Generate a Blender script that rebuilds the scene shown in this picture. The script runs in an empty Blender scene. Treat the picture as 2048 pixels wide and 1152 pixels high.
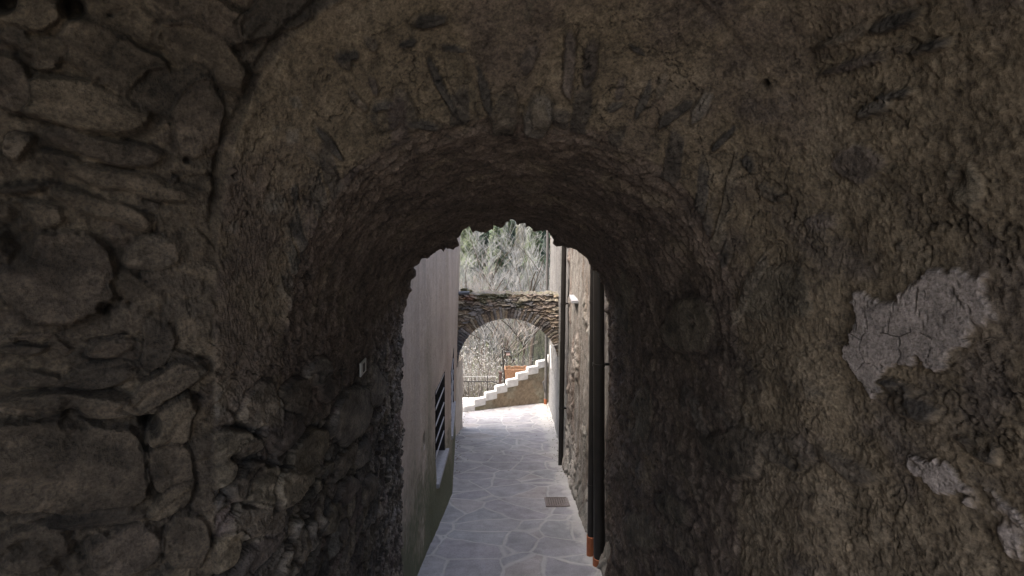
import bpy, math, random
import numpy as np
from mathutils import Vector, Matrix, Quaternion
R = math.radians
random.seed(11)
rng = np.random.default_rng(5)
scn = bpy.context.scene
col = scn.collection

# ------------------------------------------------------------------ camera, sky, sun, exposure
F, VX, VY = 1050.0, 1015.0, 405.0          # focal length and principal point in photo pixels (2048 wide)
cam = bpy.data.cameras.new('camera')
cam.sensor_width = 36.0
cam.lens = F / 2048 * 36
cam.shift_x = (1024 - VX) / 2048
cam.shift_y = -(576 - VY) / 2048
cam.clip_start = .05; cam.clip_end = 2000
camo = bpy.data.objects.new('camera', cam); col.objects.link(camo)
camo.location = (0, 0, 0); camo.rotation_euler = (R(90), 0, 0)
scn.camera = camo
SUN_EL, SUN_AZ = 60, 246                   # azimuth clockwise from +Y: the sun stands high on the left
w = bpy.data.worlds.new('World'); scn.world = w; w.use_nodes = True
nt = w.node_tree
sky = nt.nodes.new('ShaderNodeTexSky'); sky.sky_type = 'NISHITA'; sky.sun_disc = False
sky.sun_elevation = R(SUN_EL); sky.sun_rotation = R(SUN_AZ)
sky.air_density = 1.0; sky.dust_density = 6.0; sky.ozone_density = .6
bg = nt.nodes['Background']; bg.inputs[1].default_value = .15
nt.links.new(sky.outputs[0], bg.inputs[0])
sl = bpy.data.lights.new('sun', 'SUN'); sl.energy = .8; sl.angle = R(26); sl.color = (1, .975, .94)
so = bpy.data.objects.new('sun', sl); col.objects.link(so)
dv = Vector((math.sin(R(SUN_AZ)) * math.cos(R(SUN_EL)), math.cos(R(SUN_AZ)) * math.cos(R(SUN_EL)), math.sin(R(SUN_EL))))
so.rotation_euler = dv.to_track_quat('Z', 'Y').to_euler(); so.location = (0, 12, 12)
scn.view_settings.view_transform = 'Standard'; scn.view_settings.look = 'None'
scn.view_settings.gamma = 1; scn.view_settings.exposure = 2.4
scn.cycles.max_bounces = 8; scn.cycles.diffuse_bounces = 6

# ------------------------------------------------------------------ helpers
def tag(o, label=None, cat=None, group=None, kind=None):
    for k, v in (('label', label), ('category', cat), ('group', group), ('kind', kind)):
        if v: o[k] = v
    return o
def empty(name, loc, label, cat, group=None, rz=0):
    o = bpy.data.objects.new(name, None); col.objects.link(o)
    o.location = loc; o.rotation_euler.z = rz; o.empty_display_size = .1
    return tag(o, label, cat, group)
def link(name, me, mat, parent=None, loc=None):
    o = bpy.data.objects.new(name, me); col.objects.link(o)
    if mat and not me.materials: me.materials.append(mat)
    if parent:
        o.parent = parent
        if loc is None: o.location = -Vector(parent.location)   # geometry given in world metres
    if loc is not None: o.location = loc
    return o
def P(px, py, D):                          # photo pixel at a known real distance -> world metres
    return Vector(((px - VX) / F * D, D, -(py - VY) / F * D))
def gz(D): return -(2.15 + .2267 * D)      # the lane runs downhill away from the camera

class MB:
    def __init__(s): s.v = []; s.f = []
    def box(s, c, d, M=None):
        n = len(s.v)
        for x in (-.5, .5):
            for y in (-.5, .5):
                for z in (-.5, .5):
                    p = Vector((x * d[0], y * d[1], z * d[2]))
                    if M is not None: p = M @ p
                    s.v.append(p + Vector(c))
        s.f += [[n + i for i in q] for q in ((0, 1, 3, 2), (4, 6, 7, 5), (0, 4, 5, 1), (2, 3, 7, 6), (0, 2, 6, 4), (1, 5, 7, 3))]
    def prism(s, a, b):                    # a, b: matching closed outlines
        n = len(s.v); k = len(a); s.v += [Vector(p) for p in a] + [Vector(p) for p in b]
        s.f += [[n + i, n + (i + 1) % k, n + k + (i + 1) % k, n + k + i] for i in range(k)]
        s.f += [[n + i for i in range(k)][::-1], [n + k + i for i in range(k)]]
    def tube(s, pts, rad, k=12, cap=True):
        pts = [Vector(p) for p in pts]; n = len(s.v)
        if not hasattr(rad, '__len__'): rad = [rad] * len(pts)
        for i, p in enumerate(pts):
            t = (pts[min(i + 1, len(pts) - 1)] - pts[max(i - 1, 0)]).normalized()
            a = t.cross(Vector((0, 0, 1)) if abs(t.z) < .9 else Vector((1, 0, 0))).normalized(); b = t.cross(a)
            for j in range(k):
                q = 2 * math.pi * j / k
                s.v.append(p + (a * math.cos(q) + b * math.sin(q)) * rad[i])
        for i in range(len(pts) - 1):
            for j in range(k):
                j2 = (j + 1) % k
                s.f.append([n + i * k + j, n + i * k + j2, n + (i + 1) * k + j2, n + (i + 1) * k + j])
        if cap:
            s.f.append([n + j for j in range(k)][::-1]); m = n + (len(pts) - 1) * k
            s.f.append([m + j for j in range(k)])
    def mesh(s, name, smooth=False, bevel=0):
        me = bpy.data.meshes.new(name)
        me.from_pydata([tuple(p) for p in s.v], [], s.f); me.update()
        if bevel:
            import bmesh
            bm = bmesh.new(); bm.from_mesh(me)
            bmesh.ops.bevel(bm, geom=bm.edges[:], offset=bevel, segments=2, affect='EDGES')
            bm.to_mesh(me); bm.free()
        if smooth:
            me.polygons.foreach_set('use_smooth', [True] * len(me.polygons))
            try: me.set_sharp_from_angle(angle=R(40))
            except Exception: pass
        return me
    def build(s, name, mat, parent=None, smooth=False, bevel=0):
        return link(name, s.mesh(name, smooth, bevel), mat, parent)

# ---- numpy noise
def _h(ix, iy, iz, sd):
    with np.errstate(over='ignore'):
        n = (ix.astype(np.int64) * 374761393 + iy.astype(np.int64) * 668265263 + iz.astype(np.int64) * 2147483647 + sd * 974634777) & 0xffffffff
        n = ((n ^ (n >> 13)) * 1274126177) & 0xffffffff
        n = ((n ^ (n >> 15)) * 2246822519) & 0xffffffff
        n = n ^ (n >> 13)
    return (n & 0xffffff).astype(np.float32) / 16777216.0
def vnoise(x, y, z, sd=0):
    fx, fy, fz = np.floor(x), np.floor(y), np.floor(z)
    ix, iy, iz = fx.astype(np.int64), fy.astype(np.int64), fz.astype(np.int64)
    tx, ty, tz = x - fx, y - fy, z - fz
    tx = tx * tx * (3 - 2 * tx); ty = ty * ty * (3 - 2 * ty); tz = tz * tz * (3 - 2 * tz)
    r = 0
    for a in (0, 1):
        for b in (0, 1):
            for c in (0, 1):
                r = r + _h(ix + a, iy + b, iz + c, sd) * (tx if a else 1 - tx) * (ty if b else 1 - ty) * (tz if c else 1 - tz)
    return r * 2 - 1
def fbm(x, y, z, sc, o=4, sd=0, g=.5):
    r = 0; a = 1
    for i in range(o):
        r = r + a * vnoise(x * sc + 17.3 * i, y * sc - 9.1 * i, z * sc + 5.7 * i, sd + i * 7); a *= g; sc *= 2.03
    return r
def worley(u, v, sd=0, jit=.9):            # returns f1, f2, cell id in [0,1), offset u, offset v
    iu, iv = np.floor(u).astype(np.int64), np.floor(v).astype(np.int64)
    f1 = np.full(u.shape, 9., np.float32); f2 = f1.copy(); cid = f1 * 0; du = f1 * 0; dvv = f1 * 0
    z0 = np.zeros_like(iu)
    for a in (-1, 0, 1):
        for b in (-1, 0, 1):
            cu = iu + a + .5 + (_h(iu + a, iv + b, z0, sd) - .5) * jit
            cv = iv + b + .5 + (_h(iu + a, iv + b, z0, sd + 1) - .5) * jit
            q, w_ = u - cu, v - cv
            d = np.sqrt(q * q + w_ * w_)
            m = d < f1
            f2 = np.where(m, f1, np.minimum(f2, d)); f1 = np.where(m, d, f1)
            cid = np.where(m, _h(iu + a, iv + b, z0, sd + 2), cid); du = np.where(m, q, du); dvv = np.where(m, w_, dvv)
    return f1, f2, cid, du, dvv
def ss(a, b, x):
    t = np.clip((x - a) / (b - a), 0, 1); return t * t * (3 - 2 * t)
def mix(a, b, t): return a + (b - a) * t
def mix3(a, b, t): return a + (np.asarray(b, np.float32) - a) * t[..., None]

def grid_mesh(name, V, C=None, sel=None, flip=False, N=None):
    """one mesh from a grid V[i,j,3]; C colours; sel: quad mask [i-1,j-1]"""
    ni, nj = V.shape[:2]
    idx = np.arange(ni * nj).reshape(ni, nj)
    q = np.stack([idx[:-1, :-1], idx[1:, :-1], idx[1:, 1:], idx[:-1, 1:]], -1)
    q = q[sel] if sel is not None else q.reshape(-1, 4)
    if flip: q = q[:, ::-1]
    used, inv = np.unique(q.ravel(), return_inverse=True)
    P_ = V.reshape(-1, 3)[used].astype(np.float32)
    me = bpy.data.meshes.new(name)
    me.vertices.add(len(P_)); me.vertices.foreach_set('co', P_.ravel())
    n = len(q)
    me.loops.add(n * 4); me.loops.foreach_set('vertex_index', inv.astype(np.int32))
    me.polygons.add(n); me.polygons.foreach_set('loop_start', np.arange(0, n * 4, 4, dtype=np.int32))
    me.polygons.foreach_set('loop_total', np.full(n, 4, np.int32))
    me.polygons.foreach_set('use_smooth', np.ones(n, bool))
    me.update(); me.validate()
    if C is not None:
        a = me.color_attributes.new('Tint', 'FLOAT_COLOR', 'POINT')
        c4 = np.ones((len(P_), 4), np.float32); c4[:, :3] = np.clip(C.reshape(-1, 3)[used], 0, 1)
        a.data.foreach_set('color', c4.ravel())
    if N is not None:
        me.normals_split_custom_set_from_vertices(N.reshape(-1, 3)[used].tolist())
    return me
def grid_normals(V):
    a = np.gradient(V, axis=0); b = np.gradient(V, axis=1)
    n = np.cross(a, b); return n / np.maximum(np.linalg.norm(n, axis=-1, keepdims=True), 1e-9)

# ---- materials
class NT:
    def __init__(s, name, rough=.8):
        s.m = bpy.data.materials.new(name); s.m.use_nodes = True; s.t = s.m.node_tree; s.n = s.t.nodes
        s.b = s.n['Principled BSDF']; s.b.inputs['Roughness'].default_value = rough
        s.b.inputs['Specular IOR Level'].default_value = .3
        s.co = s.n.new('ShaderNodeTexCoord').outputs['Object']
    def l(s, a, b): s.t.links.new(a, b)
    def map(s, scale=(1, 1, 1), rot=(0, 0, 0)):
        n = s.n.new('ShaderNodeMapping'); s.l(s.co, n.inputs[0]); n.inputs['Scale'].default_value = scale; n.inputs['Rotation'].default_value = rot
        return n.outputs[0]
    def noise(s, sc, det=5, rough=.6, vec=None, out=0, dist=0):
        n = s.n.new('ShaderNodeTexNoise'); n.inputs['Scale'].default_value = sc; n.inputs['Detail'].default_value = det
        n.inputs['Roughness'].default_value = rough; n.inputs['Distortion'].default_value = dist; s.l(vec or s.co, n.inputs['Vector']); return n.outputs[out]
    def vor(s, sc, feat='F1', vec=None, out='Distance', rnd=1):
        n = s.n.new('ShaderNodeTexVoronoi'); n.feature = feat; n.inputs['Scale'].default_value = sc; n.inputs['Randomness'].default_value = rnd
        s.l(vec or s.co, n.inputs['Vector']); return n.outputs[out]
    def ramp(s, x, stops):
        n = s.n.new('ShaderNodeValToRGB'); s.l(x, n.inputs[0]); e = n.color_ramp.elements
        while len(e) < len(stops): e.new(.5)
        for i, (p, c) in enumerate(stops):
            e[i].position = p; e[i].color = (c, c, c, 1) if not hasattr(c, '__len__') else (*c, 1)
        return n.outputs[0]
    def mix(s, f, a, b, bt='MIX'):
        n = s.n.new('ShaderNodeMix'); n.data_type = 'RGBA'; n.blend_type = bt
        for i, x in ((0, f), (6, a), (7, b)):
            if hasattr(x, 'is_linked'): s.l(x, n.inputs[i])
            else: n.inputs[i].default_value = x if i == 0 else (*x, 1)
        return n.outputs[2]
    def math(s, op, a, b=0, c=0):
        n = s.n.new('ShaderNodeMath'); n.operation = op
        for i, x in enumerate((a, b, c)):
            if hasattr(x, 'is_linked'): s.l(x, n.inputs[i])
            else: n.inputs[i].default_value = x
        return n.outputs[0]
    def sep(s):
        n = s.n.new('ShaderNodeSeparateXYZ'); s.l(s.co, n.inputs[0]); return n.outputs
    def bump(s, h, dist=.01, st=1, prev=None):
        n = s.n.new('ShaderNodeBump'); n.inputs['Distance'].default_value = dist; n.inputs['Strength'].default_value = st
        s.l(h, n.inputs['Height'])
        if prev: s.l(prev, n.inputs['Normal'])
        return n.outputs[0]
    def fin(s, c, nrm=None):
        if hasattr(c, 'is_linked'): s.l(c, s.b.inputs['Base Color'])
        else: s.b.inputs['Base Color'].default_value = (*c, 1)
        if nrm: s.l(nrm, s.b.inputs['Normal'])
        return s.m
def attr_mat(name, sc1=60, sc2=220, bump=.004, rough=.92, contrast=(.55, 1.5), ramp=.2):
    k = NT(name, rough)
    a = k.n.new('ShaderNodeAttribute'); a.attribute_name = 'Tint'
    n1 = k.noise(sc1, 6, .7); n2 = k.noise(sc2, 4, .65)
    f = k.ramp(k.math('MULTIPLY_ADD', n2, .55, k.math('MULTIPLY', n1, .45)), [(.5 - ramp, contrast[0] * .5), (.5 + ramp, contrast[1] * .5)])
    c = k.mix(1., a.outputs['Color'], f, 'MULTIPLY')
    c = k.mix(1., c, (2, 2, 2), 'MULTIPLY')
    b = k.bump(n1, bump * 2, .9); b = k.bump(n2, bump, .8, b)
    return k.fin(c, b)
def plain(name, c, rough=.6, metal=0, var=.15, sc=30, bump=.0):
    k = NT(name, rough); k.b.inputs['Metallic'].default_value = metal
    n = k.noise(sc, 5, .6); f = k.ramp(n, [(.3, 1 - var), (.7, 1.0)])
    return k.fin(k.mix(1., c, f, 'MULTIPLY'), k.bump(n, bump, .6) if bump else None)

M_mason = attr_mat('old_masonry', 42, 125, .0036, .93, (.40, 1.6), .15)
M_archst = attr_mat('arch_stone', 30, 110, .004)
M_metal = plain('dark_downpipe', (.018, .016, .014), .42, 0, .35, 12)
M_pipe2 = plain('grey_downpipe', (.10, .095, .09), .45, 0, .3, 12)
M_terra = plain('terracotta_plastic', (.27, .088, .035), .6, 0, .4, 25)
M_white = plain('white_paint', (.60, .59, .57), .8, 0, .25, 9, .006)
M_sill = plain('pale_stone_sill', (.29, .29, .30), .7, 0, .3, 30, .002)
M_iron = plain('dark_iron', (.035, .032, .03), .5, .3, .3, 20)
M_bar = plain('window_bar_paint', (.33, .33, .345), .5, 0, .2, 20)
M_darkin = plain('dark_glass', (.025, .027, .03), .25, 0, .1, 5)
M_zinc = plain('grey_zinc', (.13, .14, .155), .45, .3, .25, 18)

# ------------------------------------------------------------------ the vaulted passage (camera stands inside it)
#        D     left  right spring crown  n
ST = [(3.78, .755, .72, -.80, -.165, 2.0), (2.8, .775, .755, -.70, .03, 2.0), (1.96, .785, .80, -.52, .245, 2.05),
      (1.84, .79, .81, -.48, .30, 2.1), (1.56, .864, .87, -.42, .69, 2.75), (1.53, .90, .885, -.40, .735, 2.7),
      (1.45, 1.02, .935, -.36, .93, 2.5), (1.22, 1.35, 1.0, -.30, 1.08, 2.4), (.8, 1.52, 1.12, -.25, 1.2, 2.4),
      (0., 1.6, 1.35, -.2, 1.4, 2.3), (-1.5, 1.7, 1.6, -.2, 1.55, 2.2)]  # unseen open rear end, its distance set for the light inside
NT_ = [110, 110, 24, 110, 10, 60, 95, 120, 24, 12]
NW, NA = 340, 580
tt = np.concatenate([i + np.arange(n) / n for i, n in enumerate(NT_)] + [[len(NT_)]])
cols = np.array(ST); stn = np.arange(len(ST))
prof = np.stack([np.interp(tt, stn, cols[:, k]) for k in range(6)], 1)
ker = np.array([1, 2, 3, 4, 5, 6, 5, 4, 3, 2, 1.]); ker /= ker.sum()
sm = np.stack([np.convolve(np.pad(prof[:, k], 5, 'edge'), ker, 'valid') for k in range(6)], 1)
prof = sm
Dp, XL, XR, ZS, ZC, NN = [prof[:, k][None, :] for k in range(6)]
zf = -(2.15 + .2267 * Dp) - .25
a = np.linspace(1, 0, NW, endpoint=False)[:, None]
wallz = ZS - (ZS - zf) * a ** 1.6
th = np.linspace(0, math.pi, NA)[:, None]
ce, se = np.abs(np.cos(th)) ** (2 / NN), np.clip(np.sin(th), 0, 1) ** (2 / NN)
sgn = np.sign(np.cos(th))
xa = np.where(sgn > 0, -XL * ce, XR * ce); za = ZS + (ZC - ZS) * se
X = np.concatenate([-XL + 0 * wallz, xa, XR + 0 * wallz], 0)
Z = np.concatenate([wallz, za, wallz[::-1]], 0)
Y = np.broadcast_to(Dp, X.shape).copy()
B = np.stack([X, Y, Z], -1)
NS = X.shape[0]
Nn = grid_normals(B)
# make normals face the passage
if (Nn[:, 60] * (np.array([0, B[0, 60, 1], -.8]) - B[:, 60])).sum() < 0: Nn = -Nn
FLIP = (np.cross(B[1, 60] - B[0, 60], B[0, 61] - B[0, 60]) @ Nn[0, 60]) < 0
U = np.cumsum(np.concatenate([np.zeros((NS, 1)), np.linalg.norm(np.diff(B, axis=1), axis=-1)], 1), 1)
G = np.cumsum(np.concatenate([np.zeros((1, X.shape[1])), np.linalg.norm(np.diff(B, axis=0), axis=-1)], 0), 0)
G = G - G[NS // 2][None, :]
Us = np.broadcast_to(U[NW // 2][None], U.shape)
inview = Y > .3
px = np.where(inview, VX + F * X / np.maximum(Y, .3), -9e3); py = np.where(inview, VY - F * Z / np.maximum(Y, .3), -9e3)
T = np.broadcast_to(tt[None, :], X.shape)
side = np.where(X < 0, -1, 1)
Z0 = np.zeros_like(X)
n1 = fbm(X, Y, Z, 3.2, 5, 1); n2 = fbm(X, Y, Z, 14, 5, 2); n3 = fbm(X, Y, Z, 60, 4, 3, .6)
n4 = fbm(X, Y, Z, 7, 4, 9)

# plaster base
n5 = np.abs(fbm(X, Y, Z, 20, 4, 31, .6))
ringm = ss(2.95, 3.1, T) * (1 - ss(4.0, 4.2, T) * ss(.3, -.3, X))
H = (.016 - .005 * ringm) * n1 + (.0080 - .0045 * ringm) * n2 + .0026 * n3 - .004 * n5 * (1 - ringm)
ring = ss(3.0, 3.15, T) * (1 - ss(3.95, 4.05, T))
nearz = ss(3.98, 4.3, T)
vault = 1 - ss(2.8, 3.1, T)
C = np.empty(X.shape + (3,), np.float32)
C[:] = (.168, .128, .080)
C = mix3(C, (.155, .114, .090), vault)
C = mix3(C, (.12, .088, .075), ss(-.1, .8, n1) * .7)
C = mix3(C, (.20, .158, .105), ss(.25, .9, n4) * .6)
C = mix3(C, (.13, .105, .098), ss(.1, .9, -n4) * .6 * ss(1100, 1500, px))
# rough chipped vault: shingle like ridges along the girth
wv = fbm(X, Y, Z, 9, 3, 21)
f1, f2, cid, du, dv_ = worley(G * 9 + wv * .5, Us * 22 + wv * .8, 40)
ridge = (cid - .5) * .010 - dv_ * .012
rough = ss(.9, -.4, np.abs(n1) * 1.2) * .6 + .4
H += vault * rough * ridge * np.where(T < 2.6, 1, .5) * np.where(Z > ZS - .1, 1, .3)
C = mix3(C, C * .62, vault * ss(.12, .02, f2 - f1) * .6)
C = mix3(C, C * (.7 + .7 * cid[..., None]), vault * .6)
vp = fbm(X * 1.0, Y * .4, Z * .4, 26, 4, 30)
H += vault * .004 * np.where(Z > ZS - .1, vp, 0)

# jagged stones at the passage's far rim
rim = 1 - ss(0, .35, T)
fr1, fr2, rc, rdu, rdv = worley(G * 8 + 3, Z0 + .5, 44, .8)
rim = rim * (.25 + 1.5 * ss(-.2, .5, vnoise(G * 2.6, Z0, Z0, 47)))
H += rim * np.where(Z > ZS - .15, (rc - .4) * .05 + .022 * vnoise(G * 4.1, Z0, Z0, 48) + np.clip(.3 - np.abs(rdu), 0, 1) * .03, 0)
H += (1 - ss(0, .12, T)) * np.where(Z > ZS, .02 * vnoise(G * 25, Z0, Z0, 5), .01 * vnoise(Z * 12, Z0, Z0, 8))

# rubble on the left wall of the passage
def rubble(u, v, su, sv, sd, wob=.25):
    wu = wob * vnoise(u * 6, v * 6, Z0, sd + 5); wv_ = wob * vnoise(u * 6, v * 6, Z0 + 4, sd + 6)
    f1, f2, cid, du, dv = worley(u / su + wu, v / sv + wv_ + .35 * np.floor(u / su), sd)
    e = f2 - f1
    face = ss(.02, .30, e)
    return face, e, cid, du, dv
STONE = np.array([(.135, .112, .082), (.10, .085, .072), (.07, .066, .062), (.12, .090, .082), (.155, .13, .098), (.085, .074, .066), (.11, .104, .09)], np.float32)
def stonecol(cid, k=0):
    c = STONE[(np.floor(cid * 6.99 + k) % 7).astype(int)]
    return c * (.75 + .5 * ((cid * 37.7) % 1))[..., None]
u_, v_ = Us * .94 - Z * .34, Z * .94 + Us * .34
face, e, cid, du, dv_ = rubble(u_, v_, .15, .075, 60)
zl = ZS - .28 + .16 * n4 + .18 * ss(2.0, 0, T)
mL = ss(.10, -.10, Z - zl) * (side < 0) * (1 - ss(4.0, 4.25, T))
big = cid > .3
tx_, ty_ = ((cid * 91.7) % 1 - .2), ((cid * 53.1) % 1 - .3)
face = ss(.0, .16, e)
hst = face * (.008 + .014 * cid + np.minimum(.04 * tx_ * du + .04 * ty_ * dv_, .05 * ((cid * 17.9) % 1 - .6) * du - .05 * ((cid * 71.3) % 1) * dv_ + .005)) + .0024 * n3 + .003 * n2
H = mix(H, H * .35 + hst - .008, mL)
cs = stonecol(cid) * (1 + .25 * n4)[..., None]
cm = np.empty_like(C); cm[:] = (.125, .10, .07)
C = mix3(C, mix3(cm * .6, cs, ss(.03, .14, e)), mL)
C = mix3(C, C * .45, mL * ss(.05, 0, e) * .8)
# speckled, salt-stained stones beside the far mouth
sp = ss(1.35, .2, T) * (side < 0) * ss(.1, -.15, Z - ZS - .05)
spk = ss(.15, .7, n3 + .5 * n2) * sp
C = mix3(C, (.30, .285, .275), spk * .6); C = mix3(C, C * .5, sp * ss(0, .6, -n3) * .6)
H += sp * .007 * n2

# right wall of the passage and the near right wall: rough vertical scoring, buried stones
vs = fbm(Us * 3.0, Z * .9, Z0, 9, 4, 71); hs = fbm(Us * 1.0 + .4 * Z, Z * 3.4 - .5 * Us, Z0, 5, 5, 74, .58)
mR = (side > 0) * ss(.3, -.2, Z - ZS) * (1 - ss(3.6, 4.6, T) * .5)
exitw = 1 - ss(.8, 2.2, T)
mR = mR * (1 - ringm * .6)
H = mix(H, .010 * n1 + .0042 * n2 + .0030 * n3, mR * (1 - exitw) * .8)
H += mR * (.005 * vs * exitw + .008 * hs * (1 - exitw)); C = mix3(C, C * .66, mR * ss(.05, .7, hs) * .7); C = mix3(C, np.array((.19, .145, .09)), mR * ss(.15, .8, -hs) * .35)
face, e, cid, du, dv_ = rubble(Us * .97 + Z * .2, Z - .2 * Us, .30, .11, 80, .5)
bur = (cid > .55) * (side > 0) * face * ss(0, .5, n1 + .45) * ss(.3, -.3, Z - ZS)
H += bur * (.010 + .03 * ((cid * 31) % 1 - .4) * dv_)
C = mix3(C, stonecol(cid, 2) * 1.0, bur * .55)
# crumbly lower part of the right wall
cr = (side > 0) * ss(-.55, -.95, Z + .12 * n1)
H += cr * .007 * fbm(X, Y, Z, 24, 3, 77) 

# ---- measured stones: (x, y, half w, half h, tilt, relief in cm, colour, corner power)
KC = dict(br=(.118, .096, .072), ol=(.150, .126, .088), dk=(.062, .056, .050), pu=(.105, .084, .072), gy=(.135, .122, .106), oc=(.150, .118, .075))
base_near = nearz * (side < 0)
face, e, cid, du, dv_ = rubble(Us + .2 * Z, Z - .12 * Us, .22, .085, 90, .35)
tx_, ty_ = ((cid * 91.7) % 1 - .5), ((cid * 53.1) % 1 - .25)
face = ss(.0, .13, e)
hst = face * (.006 + .012 * cid + .9 * np.minimum(.040 * tx_ * du + .05 * ty_ * dv_, .05 * ((cid * 17.9) % 1 - .6) * du - .05 * ((cid * 71.3) % 1) * dv_ + .006)) + .0022 * n3 + .005 * n2
mN = nearz * np.clip(ss(.25, -.1, X + .15), 0, 1)
wdx = 14 * fbm(X, Y, Z, 6, 3, 100); wdy = 14 * fbm(X, Y, Z, 6, 3, 101)
qx, qy = px + wdx, py + wdy
H = mix(H, H * .7 + .8 * hst - .006, mN)
C = mix3(C, mix3(cm * (1 + .3 * n2)[..., None], stonecol(cid, 3) * .95, ss(.02, .16, e) * ss(-.5, .2, n4 + n1) * .8), mN)
C = mix3(C, C * .55, mN * ss(.045, 0, e) * ss(-.2, .4, n4) * .7)
SMK = np.zeros(X.shape, np.float32)
def stones(lst, H, C, mask, soft=.16, wx=1.0, ns=1.0):
    for s in lst:
        x0, y0, hw, hh, ang, rel, key = s[:7]; pw = s[7] if len(s) > 7 else 3.
        m = (np.abs(px - x0) < hw + hh + 40) & (np.abs(py - y0) < hw + hh + 40) & mask
        if not m.any(): continue
        c_, s_ = math.cos(R(ang)), math.sin(R(ang))
        ax = px[m] + wdx[m] * wx * min(1, hh / 30) - x0; ay = py[m] + wdy[m] * wx * min(1, hh / 30) - y0
        a_ = (ax * c_ + ay * s_) / hw; b_ = (-ax * s_ + ay * c_) / hh
        rs = np.random.default_rng(int(x0 * 13 + y0 * 7)); d = 0 * a_
        for kq in range(7):
            tq = (kq + rs.uniform(-.3, .3)) * 2 * math.pi / 7; rq = rs.uniform(.86, 1.12) * (1 + .12 * abs(math.sin(2 * tq)) * (pw > 2.5))
            d = d + np.maximum(0, (a_ * math.cos(tq) + b_ * math.sin(tq)) / rq) ** 9
        d = d ** (1 / 9.)
        if pw >= 4: d = (np.abs(a_) ** pw + np.abs(b_) ** pw) ** (1 / pw)
        fac = 1e9
        for kq in range(3): fac = np.minimum(fac, rs.uniform(.0, .35) + rs.uniform(-.5, .5) * a_ + rs.uniform(-.5, .6) * b_)
        d = d + ns * (.12 * n2[m] + .12 * n4[m]) * min(1, 30 / hh + .2) + .03 * n3[m]
        f = ss(1.0, 1 - min(.35, soft * 36 / hh), d) * ss(-1.1, -.55, n1[m] + .5 * n2[m])
        gap = ss(1.0, 1.04, d) * ss(1.22, 1.06, d)
        SMK[m] = np.maximum(SMK[m], f * min(1, rel / 2))
        h0 = H[m]; body = .011 * rel + .005 * n1[m] + .0026 * n2[m] + .0012 * n3[m] + .0018 * vnoise(a_ * 1.2, b_ * 3.5 + n4[m], a_ * 0, 7) * rel + .0016 * np.tanh(6 * vnoise(a_ * 1.5, b_ * 3, a_ * 0, 17))
        kk = (x0 * 7.13 + y0 * 3.7) % 1
        body = body + rel * .0085 * fac
        H[m] = h0 * (1 - f) + f * body - gap * .0055 * min(1.2, rel / 2)
        cc = C[m]; base = np.array(KC[key], np.float32) * (1 + .22 * n4[m] + .25 * n2[m])[..., None]
        base = base * (1 + .25 * vnoise(a_ * 1.5, b_ * 4 + n4[m], a_ * 0, 9))[..., None]
        cc = cc * (1 - f[..., None]) + base * f[..., None]
        C[m] = cc * (1 - .5 * gap[..., None] * min(1, rel / 2))
    return H, C
mnear = inview & (T > 3.9)
LEFT = [(150, 205, 140, 55, 9, 4.5, 'ol', 2.6), (222, 112, 125, 46, 20, 3.5, 'br'), (212, 302, 132, 27, 11, 3.2, 'pu'), (255, 368, 165, 27, 12, 3, 'br'),
        (60, 32, 78, 30, -3, 3.5, 'ol'), (88, 92, 46, 26, 10, 2.5, 'br'), (30, 75, 34, 20, 0, 2, 'dk'), (88, 127, 30, 12, 0, 2, 'gy'), (28, 175, 34, 62, -8, 2.5, 'pu'),
        (35, 300, 30, 34, 0, 2.5, 'gy'), (38, 378, 56, 12, -6, 2, 'dk'), (255, 30, 110, 40, 22, 3, 'ol'), (400, 35, 110, 48, 28, 3.4, 'pu'), (420, 120, 95, 42, 35, 2.5, 'br'),
        (345, 190, 80, 55, 20, 2, 'dk'), (395, 255, 55, 70, 15, 1.6, 'pu'), (560, 40, 80, 40, -28, 2.6, 'dk'), (110, 545, 135, 92, 14, 4.2, 'pu', 2.8), (60, 432, 66, 26, 4, 2, 'br'),
        (215, 425, 120, 26, 14, 2.5, 'br'), (312, 500, 62, 34, -10, 1.8, 'gy', 2), (290, 585, 62, 34, 30, 1.6, 'br'), (45, 692, 52, 13, -3, 2, 'dk'), (225, 690, 55, 20, -6, 2, 'pu'),
        (195, 748, 82, 26, -5, 2, 'dk'), (60, 752, 66, 22, 0, 1.8, 'dk'), (320, 690, 34, 40, -8, 1.5, 'dk'), (150, 800, 215, 27, -1, 4.6, 'br', 4), (335, 765, 88, 30, -26, 3.6, 'br', 3),
        (140, 930, 164, 96, 0, 4.4, 'br', 5), (357, 838, 60, 38, -42, 3.8, 'ol', 2.8), (352, 925, 42, 52, -8, 2.2, 'br', 4), (215, 1030, 148, 21, -9, 3, 'dk', 2.4),
        (345, 1000, 60, 26, -40, 2.4, 'oc', 2.2), (60, 1100, 70, 45, 0, 2, 'br'), (255, 1100, 84, 42, -26, 3, 'pu', 2.6), (372, 1080, 40, 60, 30, 2.4, 'br')]
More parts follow.
